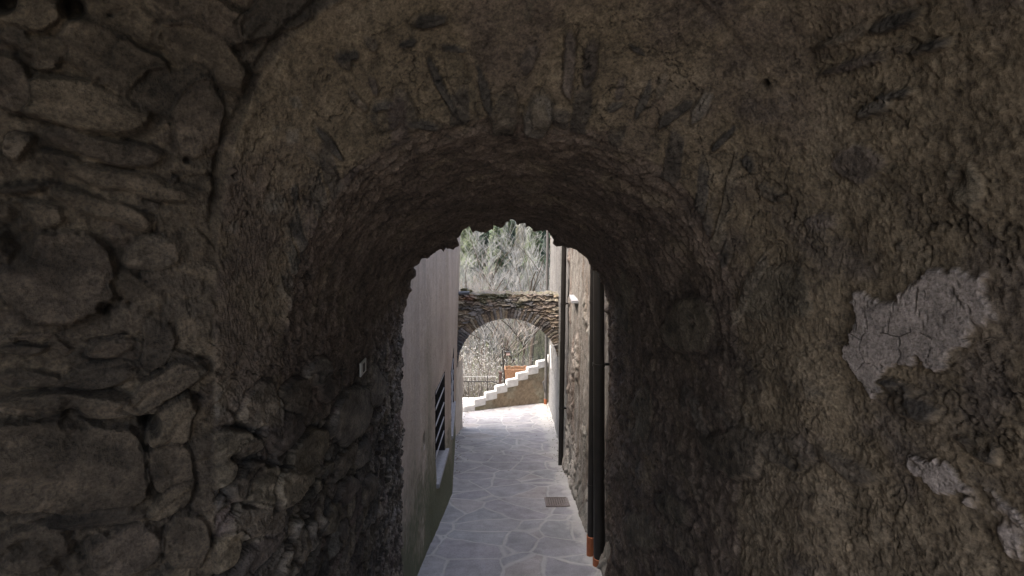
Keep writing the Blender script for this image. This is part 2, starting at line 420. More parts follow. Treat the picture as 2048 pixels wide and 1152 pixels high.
PASS = [(430, 942, 42, 27, -38, 3, 'ol', 2.6), (485, 965, 22, 46, 38, 3, 'br', 2.6), (525, 978, 33, 48, 22, 3.4, 'ol', 2.8), (448, 885, 52, 26, -22, 2.4, 'ol', 2.6),
        (500, 893, 34, 16, -30, 2, 'br'), (582, 962, 30, 66, 38, 3, 'ol', 2.6), (620, 1010, 17, 44, 28, 3, 'br', 2.4), (640, 960, 14, 40, 24, 2.6, 'ol', 2.4),
        (610, 902, 26, 52, 40, 2.4, 'ol', 2.6), (600, 1055, 20, 30, 30, 2.6, 'gy', 2.2), (630, 1058, 17, 44, 14, 3, 'gy', 2.4), (490, 1050, 60, 30, -28, 3, 'br', 2.6),
        (520, 1095, 90, 22, -48, 3, 'pu', 2.8), (440, 1100, 60, 30, -40, 2.6, 'oc', 2.4), (585, 1110, 20, 55, 25, 2.8, 'br', 2.4), (545, 1040, 40, 16, -50, 2.2, 'br'),
        (632, 748, 27, 34, 10, 2.4, 'gy', 2.4), (590, 800, 26, 46, 22, 2.0, 'br', 2.6), (700, 830, 34, 62, 30, 2.4, 'gy', 2.6), (748, 775, 13, 42, 6, 2, 'gy', 2.6),
        (560, 860, 40, 36, -20, 2, 'pu', 2.2), (520, 815, 42, 50, 20, 1.8, 'br', 2.2), (655, 780, 22, 30, 16, 1.8, 'pu', 2.4), (680, 930, 18, 44, 30, 2.4, 'br', 2.4),
        (720, 905, 12, 34, 18, 2.2, 'gy', 2.2), (690, 985, 14, 40, 26, 2.6, 'pu', 2.2), (660, 1040, 14, 36, 22, 2.6, 'ol', 2.2), (735, 980, 9, 34, 20, 2.2, 'br', 2.2)]
RING = [(862, 42, 44, 17, -8, 1.5, 'dk'), (905, 100, 32, 8, 6, .9, 'dk'), (1058, 118, 15, 33, 22, 1.1, 'pu'), (1138, 135, 14, 68, 2, 1.4, 'pu'), (1184, 125, 16, 44, 10, 1.2, 'pu'),
        (880, 178, 9, 68, -22, 1.3, 'dk'), (966, 190, 8, 58, -10, 1, 'dk'), (1008, 235, 27, 48, 2, 1.2, 'br'), (768, 235, 34, 38, 0, 1.2, 'dk', 2.2), (812, 222, 20, 44, -22, 1, 'br'),
        (920, 170, 22, 60, -18, .9, 'oc'), (1078, 235, 30, 58, 14, 1.6, 'gy', 2.2), (1275, 100, 20, 7, 30, .8, 'dk'), (1286, 198, 10, 42, 18, 1, 'dk'), (1350, 222, 13, 42, 42, 1.1, 'dk'),
        (1397, 212, 15, 38, 30, 1.1, 'gy'), (1445, 272, 9, 42, 46, 1.1, 'dk'), (1497, 325, 13, 24, -28, 1.2, 'dk', 2.2), (1230, 212, 22, 10, -24, .8, 'dk'), (690, 118, 13, 24, -30, .9, 'br'),
        (745, 84, 13, 20, -30, .8, 'br'), (815, 85, 18, 9, -20, .7, 'dk'), (658, 290, 9, 46, -40, 1.1, 'dk'), (700, 112, 26, 11, -12, .7, 'dk'), (750, 172, 9, 22, -10, .8, 'pu'),
        (588, 385, 9, 22, -8, .8, 'dk'), (640, 330, 9, 40, -52, .9, 'br'), (1320, 170, 10, 30, 24, .9, 'br'), (1540, 385, 30, 16, 30, 1, 'br'), (1060, 20, 12, 26, 10, .8, 'br'),
        (720, 200, 10, 30, -34, .9, 'br'), (845, 250, 40, 10, 10, .8, 'dk'), (1240, 180, 10, 26, 14, .8, 'pu')]
RIGHT = [(1790, 45, 62, 14, -24, 1.5, 'dk'), (1862, 88, 58, 13, -18, 1.5, 'dk'), (1752, 217, 42, 13, -22, 1.2, 'gy'), (1790, 190, 46, 11, -16, 1.2, 'dk'), (1740, 120, 90, 13, -18, 1, 'pu'),
         (1812, 492, 28, 11, -8, 1.2, 'dk'), (1384, 648, 56, 60, 0, 1.6, 'ol', 2.3), (1545, 590, 78, 54, 0, .8, 'ol', 3), (1700, 70, 60, 14, -26, 1, 'br'), (1785, 775, 40, 18, 18, 1.3, 'dk'),
         (1830, 815, 55, 22, 24, 1.3, 'dk'), (1960, 905, 50, 20, 28, 1.2, 'dk'), (1475, 905, 70, 44, 20, 1.2, 'br', 2.4), (1350, 1015, 36, 22, 30, 1.8, 'ol'), (1565, 905, 60, 36, 24, 1, 'br'),
         (1700, 935, 70, 22, 26, 1, 'br'), (1640, 470, 24, 28, 0, .8, 'br'), (1865, 570, 30, 16, 12, 1.2, 'ol'), (1290, 1060, 26, 40, -30, 1.2, 'ol'), (1280, 830, 22, 60, 6, .8, 'ol', 2.2),
         (1905, 380, 60, 60, 0, .6, 'ol', 2.2), (1720, 330, 60, 40, 0, .5, 'pu', 2.2), (1650, 440, 40, 22, -10, .7, 'pu'), (1245, 600, 22, 60, 0, .7, 'ol', 2.2)]
H, C = stones(LEFT, H, C, mnear & (X < .3))
H, C = stones(PASS, H, C, inview & (T < 4.3) & (X < 0), .2, .45, .45)
H, C = stones(RING, H, C, inview & (T < 4.2) & (T > 2.2), .22, .5, .6)
H, C = stones(RIGHT, H, C, inview & (X > 0), .25, .8)

# crease where the near vault meets the arch ring
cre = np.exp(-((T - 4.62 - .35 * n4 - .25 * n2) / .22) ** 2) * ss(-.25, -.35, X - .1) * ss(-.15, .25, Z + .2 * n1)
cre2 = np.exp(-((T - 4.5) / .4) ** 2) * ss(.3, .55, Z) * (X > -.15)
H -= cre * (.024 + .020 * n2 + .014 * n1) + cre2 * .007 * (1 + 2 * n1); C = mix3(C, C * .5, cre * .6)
lump = np.exp(-((T - 4.0 - .1 * n2) / .13) ** 2) * ss(-.25, -.35, X) * ss(-.25, .1, Z)
H += lump * .007 * (1 + 2 * n2)
# voussoir stones on edge, half sunk in the plaster round the arris
gq = G / .072 + .35 * n1 + .25 * (T - 3) * np.sin(G * 9); gc = np.floor(gq); gf = np.abs(gq - gc - .5); gi = gc.astype(np.int64)
hp = _h(gi, gi * 0, gi * 0, 150); hl = _h(gi, gi * 0, gi * 0, 151); hc = _h(gi, gi * 0, gi * 0, 152)
vm = (hp > .38) * ss(.5, .36, gf + .10 * n2) * ss(2.62, 2.8, T) * ss(.12, -.04, T - 2.98 - .62 * hl ** 1.6 + .12 * n2) * ss(-.1, .15, Z - ZS)
H += vm * (.005 + .016 * (hc - .4)) - .5 * vm * .006 * ss(.25, .42, gf)
C = mix3(C, stonecol(hc, 1) * (1 + .3 * n2)[..., None], vm * .85)
H += np.exp(-((T - 2.95) / .12) ** 2) * .012 * vnoise(G * 9, Z0, Z0, 153)
# mortar smeared over the near rubble
sme = nearz * ss(.05, .45, fbm(X, Y, Z, 4.5, 4, 160)) * (X < .2) * (1 - .80 * SMK)
H = mix(H, .010 * n1 + .008 * n2 + .0035 * n3 + .002, sme * .75); C = mix3(C, np.array((.15, .118, .074), np.float32) * (1 + .3 * n2 + .25 * n3)[..., None], sme * .8)
# creases and crevices
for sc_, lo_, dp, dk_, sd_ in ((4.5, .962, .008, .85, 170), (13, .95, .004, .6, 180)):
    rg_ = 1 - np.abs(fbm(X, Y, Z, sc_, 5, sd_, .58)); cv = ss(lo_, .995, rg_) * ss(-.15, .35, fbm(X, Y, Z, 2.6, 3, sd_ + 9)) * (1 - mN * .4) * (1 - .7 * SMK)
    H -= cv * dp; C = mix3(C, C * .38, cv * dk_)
# cracks
cw = fbm(X, Y, Z, 5, 4, 120) * .55
f1, f2, cid, du, dv_ = worley(Us * 5.5 + cw, np.where(np.abs(Z - ZS) > 0, G, G) * 5.5 + fbm(X, Y, Z, 5, 4, 121) * .55, 122)
ck = (1 - .85 * ss(4.1, 4.5, T)) * ss(.022, .004, f2 - f1) * ss(.2, .6, fbm(X, Y, Z, 2.3, 3, 123) + .12 * (side > 0)) * (1 - mL) * (1 - mN)
H -= ck * .007; C = mix3(C, C * .22, ck * .9)
# white limewash remains on the right wall
from math import isfinite
def inpoly(poly, x, y):
    r = np.zeros(x.shape, bool); n = len(poly)
    for i in range(n):
        (xa_, ya_), (xb, yb) = poly[i], poly[(i + 1) % n]
        c = ((ya_ > y) != (yb > y)) & (x < (xb - xa_) * (y - ya_) / (yb - ya_ + 1e-9) + xa_); r ^= c
    return r
PATCH = [[(1700, 600), (1722, 584), (1760, 602), (1800, 600), (1830, 575), (1850, 538), (1905, 528), (1940, 545), (1988, 552), (1960, 578), (1975, 600), (1990, 625), (1975, 650), (1940, 668), (1932, 690),
          (1900, 700), (1885, 742), (1860, 742), (1835, 715), (1785, 735), (1762, 765), (1743, 792), (1725, 765), (1718, 742), (1695, 705), (1706, 650)],
         [(1808, 915), (1835, 908), (1868, 928), (1905, 935), (1940, 975), (1990, 985), (2048, 1030), (2048, 1135), (2010, 1100), (1985, 1050), (1945, 1030), (1925, 990), (1885, 985), (1850, 965)]]
pj, pk = px + 12 * n2 + 7 * n3, py + 12 * vnoise(X * 40, Y * 40, Z * 40, 130) + 6 * n3
pm = np.zeros(X.shape, np.float32)
for i, p in enumerate(PATCH):
    m = inpoly(p, pj, pk) & inview & (X > .4) & (T > 3)
    pm = np.maximum(pm, m * (1. if i == 0 else ss(-.5, .2, n2)))
H = mix(H, H * .12 + .004 * n1 + .013, pm)
f1, f2, *_ = worley(px / 62 + .5 * n4, py / 62 + .5 * vnoise(X * 9, Y * 9, Z * 9, 131), 132)
pc = pm * ss(.035, .006, f2 - f1) * (vnoise(X * 6, Y * 6, Z * 6, 133) > -.2)
C = mix3(C, np.array((.37, .312, .272), np.float32) * (1 + .10 * n2 + .10 * n1)[..., None], pm)
H -= pc * .005; C = mix3(C, C * .35, pc)
C = mix3(C, C * .35, (ss(5, 22, 0 * px) + 0))if False else C
# small paler patches on the ring, holes
for (x0, y0, r_, cc) in ((548, 258, 16, .26), (582, 272, 22, .24), (545, 405, 22, .22), (462, 455, 18, .2), (590, 205, 12, .2), (505, 370, 12, .2)):
    d = np.hypot(px - x0, py - y0) + 10 * n2 + 4 * n3; m = ss(r_, r_ * .7, d) * (T < 4.1) * (T > 2.5)
    C = mix3(C, (cc * .92, cc * .84, cc * .70), m * .55); H += m * .001
for (x0, y0, r_) in ((1531, 166, 10), (1167, 118, 6), (300, 842, 22), (145, 18, 24), (374, 318, 9), (10, 5, 26), (210, 612, 12)):
    d = np.hypot(px - x0, (py - y0)) + 4 * n2; m = ss(r_ * 1.2, r_ * .5, d) * inview
    H -= m * .05 * min(1.6, r_ / 14); C = mix3(C, C * .35, m)
# earth-dark dirt and pitting, with zone tones that stand in for light
n6 = fbm(X, Y, Z, 150, 2, 190); qf = (1 - .55 * SMK * (X < .2)) * (1 - .75 * pm)
C *= (1 + (.22 * n2 + .24 * n3 + .20 * n6) * qf + .12 * n4)[..., None]; H += .0012 * n6 * qf
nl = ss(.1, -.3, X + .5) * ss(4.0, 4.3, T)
C *= (.66 - .10 * nl + .16 * mL)[..., None]  # left rubble lightened, near-left wall darkened: light levels put into the colour
C = mix3(C, C.mean(-1, keepdims=True) * np.array((1.34, .97, .60), np.float32), .6 * nl)  # near-left colour warmed to offset the bluish sky light there
C = mix3(C, C.mean(-1, keepdims=True) * np.array((1.26, .97, .68), np.float32), .38 * (1 - pm))
pit = ss(.55, .9, fbm(X, Y, Z, 38, 3, 140)); H -= pit * .004 * (1 - pm); C = mix3(C, C * .55, pit * .6 * (1 - pm))
V = B + Nn * H[..., None]
Vn = grid_normals(V)
if (Vn[:, 60] * Nn[:, 60]).sum() < 0: Vn = -Vn
passage = empty('vaulted_passage', (0, 3.78, gz(3.78)), 'dark rough stone vaulted passage framing the whole view', 'archway')
Tq, Iq = T[:-1, :-1], np.arange(NS - 1)[:, None] + 0 * T[:-1, :-1]
inner = Tq < 3.0; rg = (Tq >= 3.0) & (Tq < 4.0); nr = Tq >= 4.0
lw, rw = Iq < NW - 1, Iq >= NW + NA
arc = ~lw & ~rw
for nm, sel in (('rubble_wall', inner & lw), ('plastered_wall', (inner | rg | nr) & rw), ('vault', inner & arc), ('arch_ring', rg & (arc | lw)),
                ('boulder_wall', nr & ((Iq < NS // 2) & (arc | lw))), ('near_vault', nr & arc & (Iq >= NS // 2))):
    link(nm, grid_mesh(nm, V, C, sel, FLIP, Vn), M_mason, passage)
# outer face and solid mass of the house over the passage
ring_i = [V[i, 0] for i in range(0, NS, 2)]
bm_ = MB(); n = len(ring_i)
for p in ring_i:
    q_ = Vector((p[0], 0, p[2] + .9)); q_ = q_ * (1 + .02 / max(q_.length, .1)); bm_.v.append(Vector((q_.x, 3.80, q_.z - .9)))
for p in ring_i:
    x, z = p[0], p[2]; an = math.atan2(z + .9, x)
    if z < -1.0: q = (math.copysign(3.4, x), z)
    else:
        k_ = min(3.4 / max(abs(math.cos(an)), 1e-4), 2.6 / max(math.sin(an), 1e-4) if math.sin(an) > 0 else 1e9); q = (k_ * math.cos(an), -.9 + k_ * math.sin(an))
    bm_.v.append(Vector((q[0], 3.80, q[1])))
for i in range(n - 1): bm_.f.append([i, i + 1, n + i + 1, n + i])
M_face = plain('outer_facade_render', (.25, .21, .17), .95, 0, .4, 6, .02)
bm_.build('facade', M_face, passage)

# ------------------------------------------------------------------ ground: lane, terrain
def lane_z(x, d):
    z = -(2.15 + .2267 * d)
    z = np.where(d < -5, -(2.15 - .2267 * 5), z)
    z = np.where(d > 11.2, z + .05 * (x + .9).clip(-2, 3) * np.clip((d - 11.2) / 1.6, 0, 1) * .4, z)
    return z
gd = np.concatenate([np.arange(-9, 3.4, .4), np.arange(3.4, 14.5, .035), [14.5]]); gx = np.concatenate([[-9, -4, -2], np.arange(-1.3, 1.31, .035), [2, 4, 9]])
GX, GD = np.meshgrid(gx, gd, indexing='ij')
GZ = lane_z(GX, GD) + .006 * fbm(GX, GD, 0 * GX, 2.2, 3, 200) + .003 * fbm(GX, GD, 0 * GX, 9, 3, 201)
GZ += .03 * ss(.62, .95, GX) * ss(9, 7, GD)          # mortar fillet at the foot of the right wall
for d0 in (5.02, 7.1, 8.6):                            # slight lips between bays of paving
    GZ += .012 * ss(d0 + .02, d0 - .02, GD + .03 * fbm(GX, 0 * GX, 0 * GX, 3, 2, 202))
k = NT('crazy_paving', .8)
warp = k.n.new('ShaderNodeVectorMath'); warp.operation = 'MULTIPLY_ADD'
nz = k.n.new('ShaderNodeTexNoise'); nz.inputs['Scale'].default_value = 1.6; nz.inputs['Detail'].default_value = 3; k.l(k.co, nz.inputs['Vector'])
k.l(nz.outputs['Color'], warp.inputs[0]); warp.inputs[1].default_value = (.16, .16, 0); k.l(k.map((.86, .92, 0)), warp.inputs[2])
ed = k.vor(2.7, 'DISTANCE_TO_EDGE', warp.outputs[0]); cc = k.vor(2.7, 'F1', warp.outputs[0], 'Color')
fine = k.noise(1.0, 8, .7, k.map((18, 18, 18))); ed2 = k.math('MULTIPLY_ADD', k.noise(3.1, 4, .6), -.05, k.math('MULTIPLY_ADD', fine, .05, ed))
jm = k.ramp(ed2, [(.016, 1.), (.046, 0.)])
sepc = k.n.new('ShaderNodeSeparateColor'); k.l(cc, sepc.inputs[0])
slab = k.ramp(sepc.outputs[0], [(0, (.238, .234, .244)), (.35, (.275, .265, .275)), (.6, (.255, .258, .265)), (.85, (.295, .285, .285)), (1, (.29, .27, .26))])
sm_ = k.noise(1, 6, .65, k.map((7, 7, 7))); slab = k.mix(1., slab, k.ramp(sm_, [(.25, .7), (.75, 1.2)]), 'MULTIPLY')
spn = k.noise(1, 3, .6, k.map((90, 90, 90))); slab = k.mix(1., slab, k.ramp(spn, [(.3, .78), (.6, 1.05)]), 'MULTIPLY')
mort = k.mix(fine, (.28, .275, .265), (.385, .375, .36))
base = k.mix(jm, slab, mort)
s3 = k.sep()
edge = k.ramp(k.math('MULTIPLY_ADD', k.noise(2.6, 5, .7), .55, k.math('MULTIPLY', s3['X'], 1.0)), [(.93, 0.), (1.0, 1.)])
base = k.mix(k.math('MULTIPLY', edge, .8), base, (.36, .35, .33))
dirt = k.ramp(k.noise(.9, 6, .7), [(.35, .78), (.65, 1.08)])
base = k.mix(1., base, dirt, 'MULTIPLY')
hb = k.math('MULTIPLY_ADD', jm, -.6, k.math('MULTIPLY', sm_, .8))
M_pave = k.fin(base, k.bump(spn, .002, .6, k.bump(hb, .012, .8)))
tag(link('lane', grid_mesh('lane', np.stack([GX, GD, GZ], -1), None, None, False), M_pave), kind='structure')

def terr_z(x, d):
    up = -(2.15 + .2267 * d) - .12
    up = np.where(d < -5, -(2.15 - .2267 * 5) - .12, up)
    v = -9.6 + .13 * np.clip(d - 21, 0, 34) + .62 * np.clip(d - 55, 0, 400)
    v = v + .5 * fbm(x, d, 0 * x, .12, 4, 210) * np.clip((d - 14) / 6, 0, 4) + .08 * fbm(x, d, 0 * x, .9, 3, 211)
    return mix(up, v, ss(14.5, 17.5, d))
xd = np.concatenate([-np.geomspace(300, 6, 24), np.arange(-5.6, 5.7, .35), np.geomspace(6, 300, 24)])
dd = np.concatenate([-np.geomspace(300, 10, 14), np.arange(-9, 14.1, 1.), np.arange(14.5, 60, .4), np.geomspace(61, 420, 30)])
TX, TD = np.meshgrid(xd, dd, indexing='ij'); TZ = terr_z(TX, TD)
tn = fbm(TX, TD, 0 * TX, .35, 5, 212); t2 = fbm(TX, TD, 0 * TX, 2.2, 4, 213)
TC = np.empty(TX.shape + (3,), np.float32); TC[:] = (.13, .16, .075)
TC = mix3(TC, (.10, .09, .065), ss(-.1, .5, tn)); TC = mix3(TC, (.14, .13, .095), ss(.0, .7, t2) * .6)
TC = mix3(TC, (.035, .045, .03), ss(44, 54, TD) * .9)
M_grass = attr_mat('hillside_grass', 3, 25, .02, .95)
tag(link('hillside', grid_mesh('hillside', np.stack([TX, TD, TZ], -1), TC), M_grass), kind='structure')

# ------------------------------------------------------------------ wall sheets along the lane
def wall_grid(fx, Ds, zs):
    D, Zg = np.meshgrid(Ds, zs, indexing='ij'); return D, Zg, fx(D, Zg)
def zline(lo, hi, st): return np.concatenate([np.arange(lo, -.05, st), np.linspace(0, hi, 6)])
def ins(a, vals): return np.unique(np.round(np.concatenate([a, vals]), 4))
def hgt(D, Zg): return Zg - gz(D)
def fxL(D, Zg):
    b = np.interp(D, [3.8, 4.54, 6.5, 10.1], [-.785, -.757, -.695, -1.01]); t = np.interp(D, [3.8, 4.54, 6.5, 10.1], [-.79, -.775, -.738, -.905])
    h = hgt(D, Zg); wn = ss(.0, .9, h); wf = np.clip(h / (-.7 - gz(D)), 0, 1.1)
    return mix(b, t, mix(wn, wf, ss(6.3, 7, D)))
REC = (.10, .05)
HL, HR = .55, .35                       # unseen eaves, relative to the eye, lowered to let sky light in
WIN = [(5.5, 6.2, -2.93, -1.99), (6.85, 7.95, -3.03, -2.2)]
Ds = ins(np.concatenate([np.arange(3.80, 6.6, .016), np.arange(6.6, 10.1, .028), [10.1]]), [w_[0] for w_ in WIN] + [w_[1] for w_ in WIN])
zs = ins(zline(-4.75, HL, .018), [w_[2] for w_ in WIN] + [w_[3] for w_ in WIN])
D, Zg, Xg = wall_grid(fxL, Ds, zs)
q1 = fbm(D, Zg, Xg, 2.0, 4, 300); q2 = fbm(D, Zg, Xg, 30, 3, 301, .7); qs = fbm(D * 4.5, Zg * .35, Xg, 1.6, 4, 302); q4 = fbm(D * 9, Zg * .3, Xg, 2.5, 3, 303)
Xg = Xg + .004 * q1 + .0022 * q2 + .012 * ss(.25, .0, hgt(D, Zg))
WC = np.empty(D.shape + (3,), np.float32); WC[:] = (.43, .36, .300)
WC *= (1 + .24 * q1 + .05 * q4 + .08 * q2)[..., None]
h = hgt(D, Zg)
st_ = np.exp(-((D - 5.15 - .12 * q1) / .22) ** 2) * ss(2.6, 1.2, h + .5 * qs) + np.exp(-((D - 6.45) / .16) ** 2) * .5 + np.exp(-((D - 4.35) / .2) ** 2) * ss(1.9, .3, h)
WC = mix3(WC, (.20, .185, .13), np.clip(st_ * (.7 + .4 * qs), 0, .8))
WC = mix3(WC, (.33, .29, .25), ss(.1, .7, qs + .4 * q1) * .55)
WC = mix3(WC, (.075, .088, .045), ss(.95, .15, h + .30 * q1 + .15 * q2 - .25 * ss(4.4, 5.4, D)) * .88)
WC = mix3(WC, (.24, .17, .15), ss(.1, .6, q1) * ss(3, 5, D) * ss(.4, 1.4, h) * ss(2.4, 1.6, h) * .35)
slot = (np.abs(D - 4.85) < .05) & (np.abs(Zg + 2.19) < .055)
Xg = np.where(slot, Xg - .07, Xg); WC[slot] = (.02, .018, .015)
WC = mix3(WC, (.55, .52, .5), ((np.abs(D - 4.86) < .03) & (np.abs(Zg + 2.27) < .02)) * .7)
sel = np.ones((len(Ds) - 1, len(zs) - 1), bool)
for a_, b_, c_, d_ in WIN:
    sel &= ~((((Ds[:-1] >= a_ - 1e-3) & (Ds[1:] <= b_ + 1e-3))[:, None]) & ((zs[:-1] >= c_ - 1e-3) & (zs[1:] <= d_ + 1e-3))[None])
M_render = attr_mat('roughcast_render', 70, 260, .004, .95, (.62, 1.38))
lh = empty('rendered_house', (-1.2, 7, gz(7)), 'tall pinkish roughcast house with mossy base along the left of the lane', 'house')
VL = np.stack([Xg, D, Zg], -1)
link('wall', grid_mesh('wall', VL, WC, sel, False), M_render, lh)
M_plain = plain('house_body_render', (.36, .32, .28), .95, 0, .3, 3, .01)
m = MB(); m.box((-3.4, 6.95, (HL - 5) / 2), (4.3, 6.28, HL + 5)); m.box((-1.14, 10.07, (HL - 5) / 2), (.22, .05, HL + 5 - .02)); m.build('rear_body', M_plain, lh)
m = MB(); m.box((-3.25, 6.95, HL + .07), (5.0, 6.3, .12)); m.build('roof', plain('slate_roof', (.12, .115, .11), .9, 0, .4, 8, .01), lh)
for wi, (a_, b_, c_, d_) in enumerate(WIN):
    x0 = float(fxL(np.array(a_), np.array((c_ + d_) / 2))); x1 = float(fxL(np.array(b_), np.array((c_ + d_) / 2)))
    def wq(D_, z_, off): return Vector((mix(x0, x1, (D_ - a_) / (b_ - a_)) + off, D_, z_))
    m = MB(); n = 0
    for (p, q) in (((a_, c_), (b_, c_)), ((b_, c_), (b_, d_)), ((b_, d_), (a_, d_)), ((a_, d_), (a_, c_))):
        i = len(m.v); m.v += [wq(*p, .004), wq(*q, .004), wq(*q, -REC[wi]), wq(*p, -REC[wi])]; m.f.append([i, i + 1, i + 2, i + 3])
    fr = m.build('window', M_iron, lh)
    m = MB(); i = 0; e_ = -REC[wi] + .005; m.v += [wq(a_, c_, e_), wq(b_, c_, e_), wq(b_, d_, e_), wq(a_, d_, e_)]; m.f.append([0, 1, 2, 3])
    pn = link('pane', m.mesh('pane'), M_darkin, fr, loc=(0, 0, 0))
    zz = (-2.02, -2.19, -2.365, -2.535, -2.70) if wi == 0 else (-2.37, -2.54, -2.70, -2.87)
    for z_ in zz:
        m = MB(); p, q = wq(a_ + .0, z_, -.01), wq(b_ - .0, z_ + .0, -.01)
        m.prism([p + Vector((0, 0, -.010)), p + Vector((.009, 0, -.010)), p + Vector((.009, 0, .010)), p + Vector((0, 0, .010))],
                [q + Vector((0, 0, -.010)), q + Vector((.009, 0, -.010)), q + Vector((.009, 0, .010)), q + Vector((0, 0, .010))])
        link('bar', m.mesh('bar'), M_bar, fr, loc=(0, 0, 0))
    m = MB(); zt = c_ + .004
    e0, e1 = (-.035, .06)
    p0, p1 = wq(a_ - .05, zt, -.12), wq(b_ + .06, zt, -.12); pr = (.05, .03)[wi]; p2, p3 = wq(b_ + .06, zt, pr), wq(a_ - .05, zt, pr)
    dn = Vector((0, 0, -.045)); m.prism([p0 + dn, p1 + dn, p2 + dn, p3 + dn], [p0, p1, p2, p3])
    link('sill', m.mesh('sill', bevel=.004), M_sill, fr, loc=(0, 0, 0))

# right side: weathered stone and plaster house, then a whitewashed house
def fxC(D, Zg):
    return np.interp(D, [3.79, 5.4, 7.85], [.875, .85, .888]) + .03 * ss(0, 3, hgt(D, Zg)) - .05 * ss(.35, 0, hgt(D, Zg))
Ds = ins(np.arange(3.79, 7.86, .016), [7.85]); zs = zline(-4.2, HR, .018)
D, Zg, Xg = wall_grid(fxC, Ds, zs); h = hgt(D, Zg)
q1 = fbm(D, Zg, Xg, 2.4, 5, 320); q2 = fbm(D, Zg, Xg, 14, 4, 321); qs = fbm(D * 4.5, Zg * .5, Xg, 1.8, 4, 322); q3 = fbm(D, Zg, Xg, 45, 3, 323)
Z0 = 0 * D
f1, f2, cid, du, dv_ = worley(D / .34 + .3 * q1, Zg / .17 + .4 * np.floor(D / .34) + .2 * q2, 324)
low = ss(.55, .1, h + .15 * q1 - .35 * ss(5.8, 7, D)); stn_ = np.maximum(low, ss(.3, .8, q1) * .8)
rel = ss(.03, .2, f2 - f1)
Xg = Xg - (.012 * q1 + .006 * q2 + .003 * q3) - stn_ * rel * .035 * (.4 + cid)
WC = np.empty(D.shape + (3,), np.float32); WC[:] = (.165, .148, .128)
WC = mix3(WC, (.27, .25, .22), ss(.0, .6, qs) * .7); WC = mix3(WC, (.14, .105, .08), ss(.05, .7, -qs) * .7)
WC = mix3(WC, (.22, .15, .12), ss(.0, .5, q1) * ss(6.2, 7, D) * .5)
WC = mix3(WC, (.12, .13, .12) + .25 * cid[..., None] * np.array((1, .9, .78)), stn_ * .5)
WC = mix3(WC, (.42, .39, .35), low * ss(6.2, 6.8, D) * (cid > .35) * rel * .8)
WC = mix3(WC, WC * .35, stn_ * ss(.06, .0, f2 - f1)); WC *= .82 * (1 + .22 * q2 + .2 * q3)[..., None]
d = np.hypot((D - 6.85) / .12, (Zg + 3.55) / .10); hole = ss(1.1, .7, d + .1 * q2); Xg += hole * .05; WC = mix3(WC, (.07, .065, .06), hole * .8)
sh = empty('weathered_house', (1.2, 5.8, gz(5.8)), 'weathered brown stone and plaster house wall on the right of the lane behind the downpipes', 'house')
M_weath = attr_mat('weathered_plaster', 40, 170, .006, .95, (.55, 1.45))
link('wall', grid_mesh('wall', np.stack([Xg, D, Zg], -1), WC, None, True), M_weath, sh)
m = MB(); m.box((3.1, 5.83, (HR - 5) / 2), (4.1, 4.02, HR + 5)); m.build('rear_body', M_plain, sh)
m = MB(); m.box((3.3, 5.82, HR + .07), (4.9, 4.04, .12)); m.build('roof', bpy.data.materials['slate_roof'], sh)
pz = P(1147, 597, 6.9)
m = MB(); m.prism([(.72, 6.55, -1.33), (.95, 6.55, -1.33), (.95, 7.25, -1.33), (.80, 7.25, -1.33)], [(.72 + .04, 6.55, -1.27), (.95, 6.55, -1.27), (.95, 7.25, -1.27), (.80 + .04, 7.25, -1.27)])
m = MB(); m.prism([(.815, 6.68, -1.285), (.95, 6.68, -1.285), (.95, 7.12, -1.285), (.835, 7.12, -1.285)], [(.815, 6.68, -1.25), (.95, 6.68, -1.25), (.95, 7.12, -1.25), (.835, 7.12, -1.25)])
m.build('window_sill', M_sill, sh, bevel=.004)

def fxW(D, Zg):
    t = np.clip(hgt(D, Zg) / 3.5, 0, 1.3); return np.interp(D, [7.85, 9.5, 13.5], [.885, .925, 1.055]) + t * .035
Ds = ins(np.arange(7.86, 13.5, .03), [13.5]); zs = zline(-5.6, HR, .024)
D, Zg, Xg = wall_grid(fxW, Ds, zs); h = hgt(D, Zg)
q1 = fbm(D, Zg, Xg, 2.0, 5, 330); q2 = fbm(D, Zg, Xg, 16, 4, 331); qs = fbm(D * 3, Zg * .5, Xg, 1.8, 4, 332); q3 = fbm(D, Zg, Xg, 45, 3, 333, .7)
Xg = Xg - (.014 * q1 + .007 * q2 + .003 * q3)
WC = np.empty(D.shape + (3,), np.float32); WC[:] = (.165, .156, .146)
WC = mix3(WC, (.12, .112, .104), ss(.0, .7, -qs) * .7); WC = mix3(WC, (.11, .10, .09), ss(.3, .75, q3 + .3 * q2) * .7); WC = mix3(WC, (.20, .20, .195), ss(1.6, .4, h + .4 * q1) * .6)
wh = empty('whitewashed_house', (1.3, 10.6, gz(10.6)), 'pale speckled plaster house on the right running on behind the stone arch', 'house')
link('wall', grid_mesh('wall', np.stack([Xg, D, Zg], -1), WC, None, True), M_weath, wh)
m = MB(); m.box((3.2, 10.68, (HR - 6) / 2), (4.2, 5.58, HR + 6)); m.build('rear_body', M_plain, wh)
m = MB(); m.box((3.35, 10.7, HR + .07), (4.6, 5.6, .12)); m.build('roof', bpy.data.materials['slate_roof'], wh)

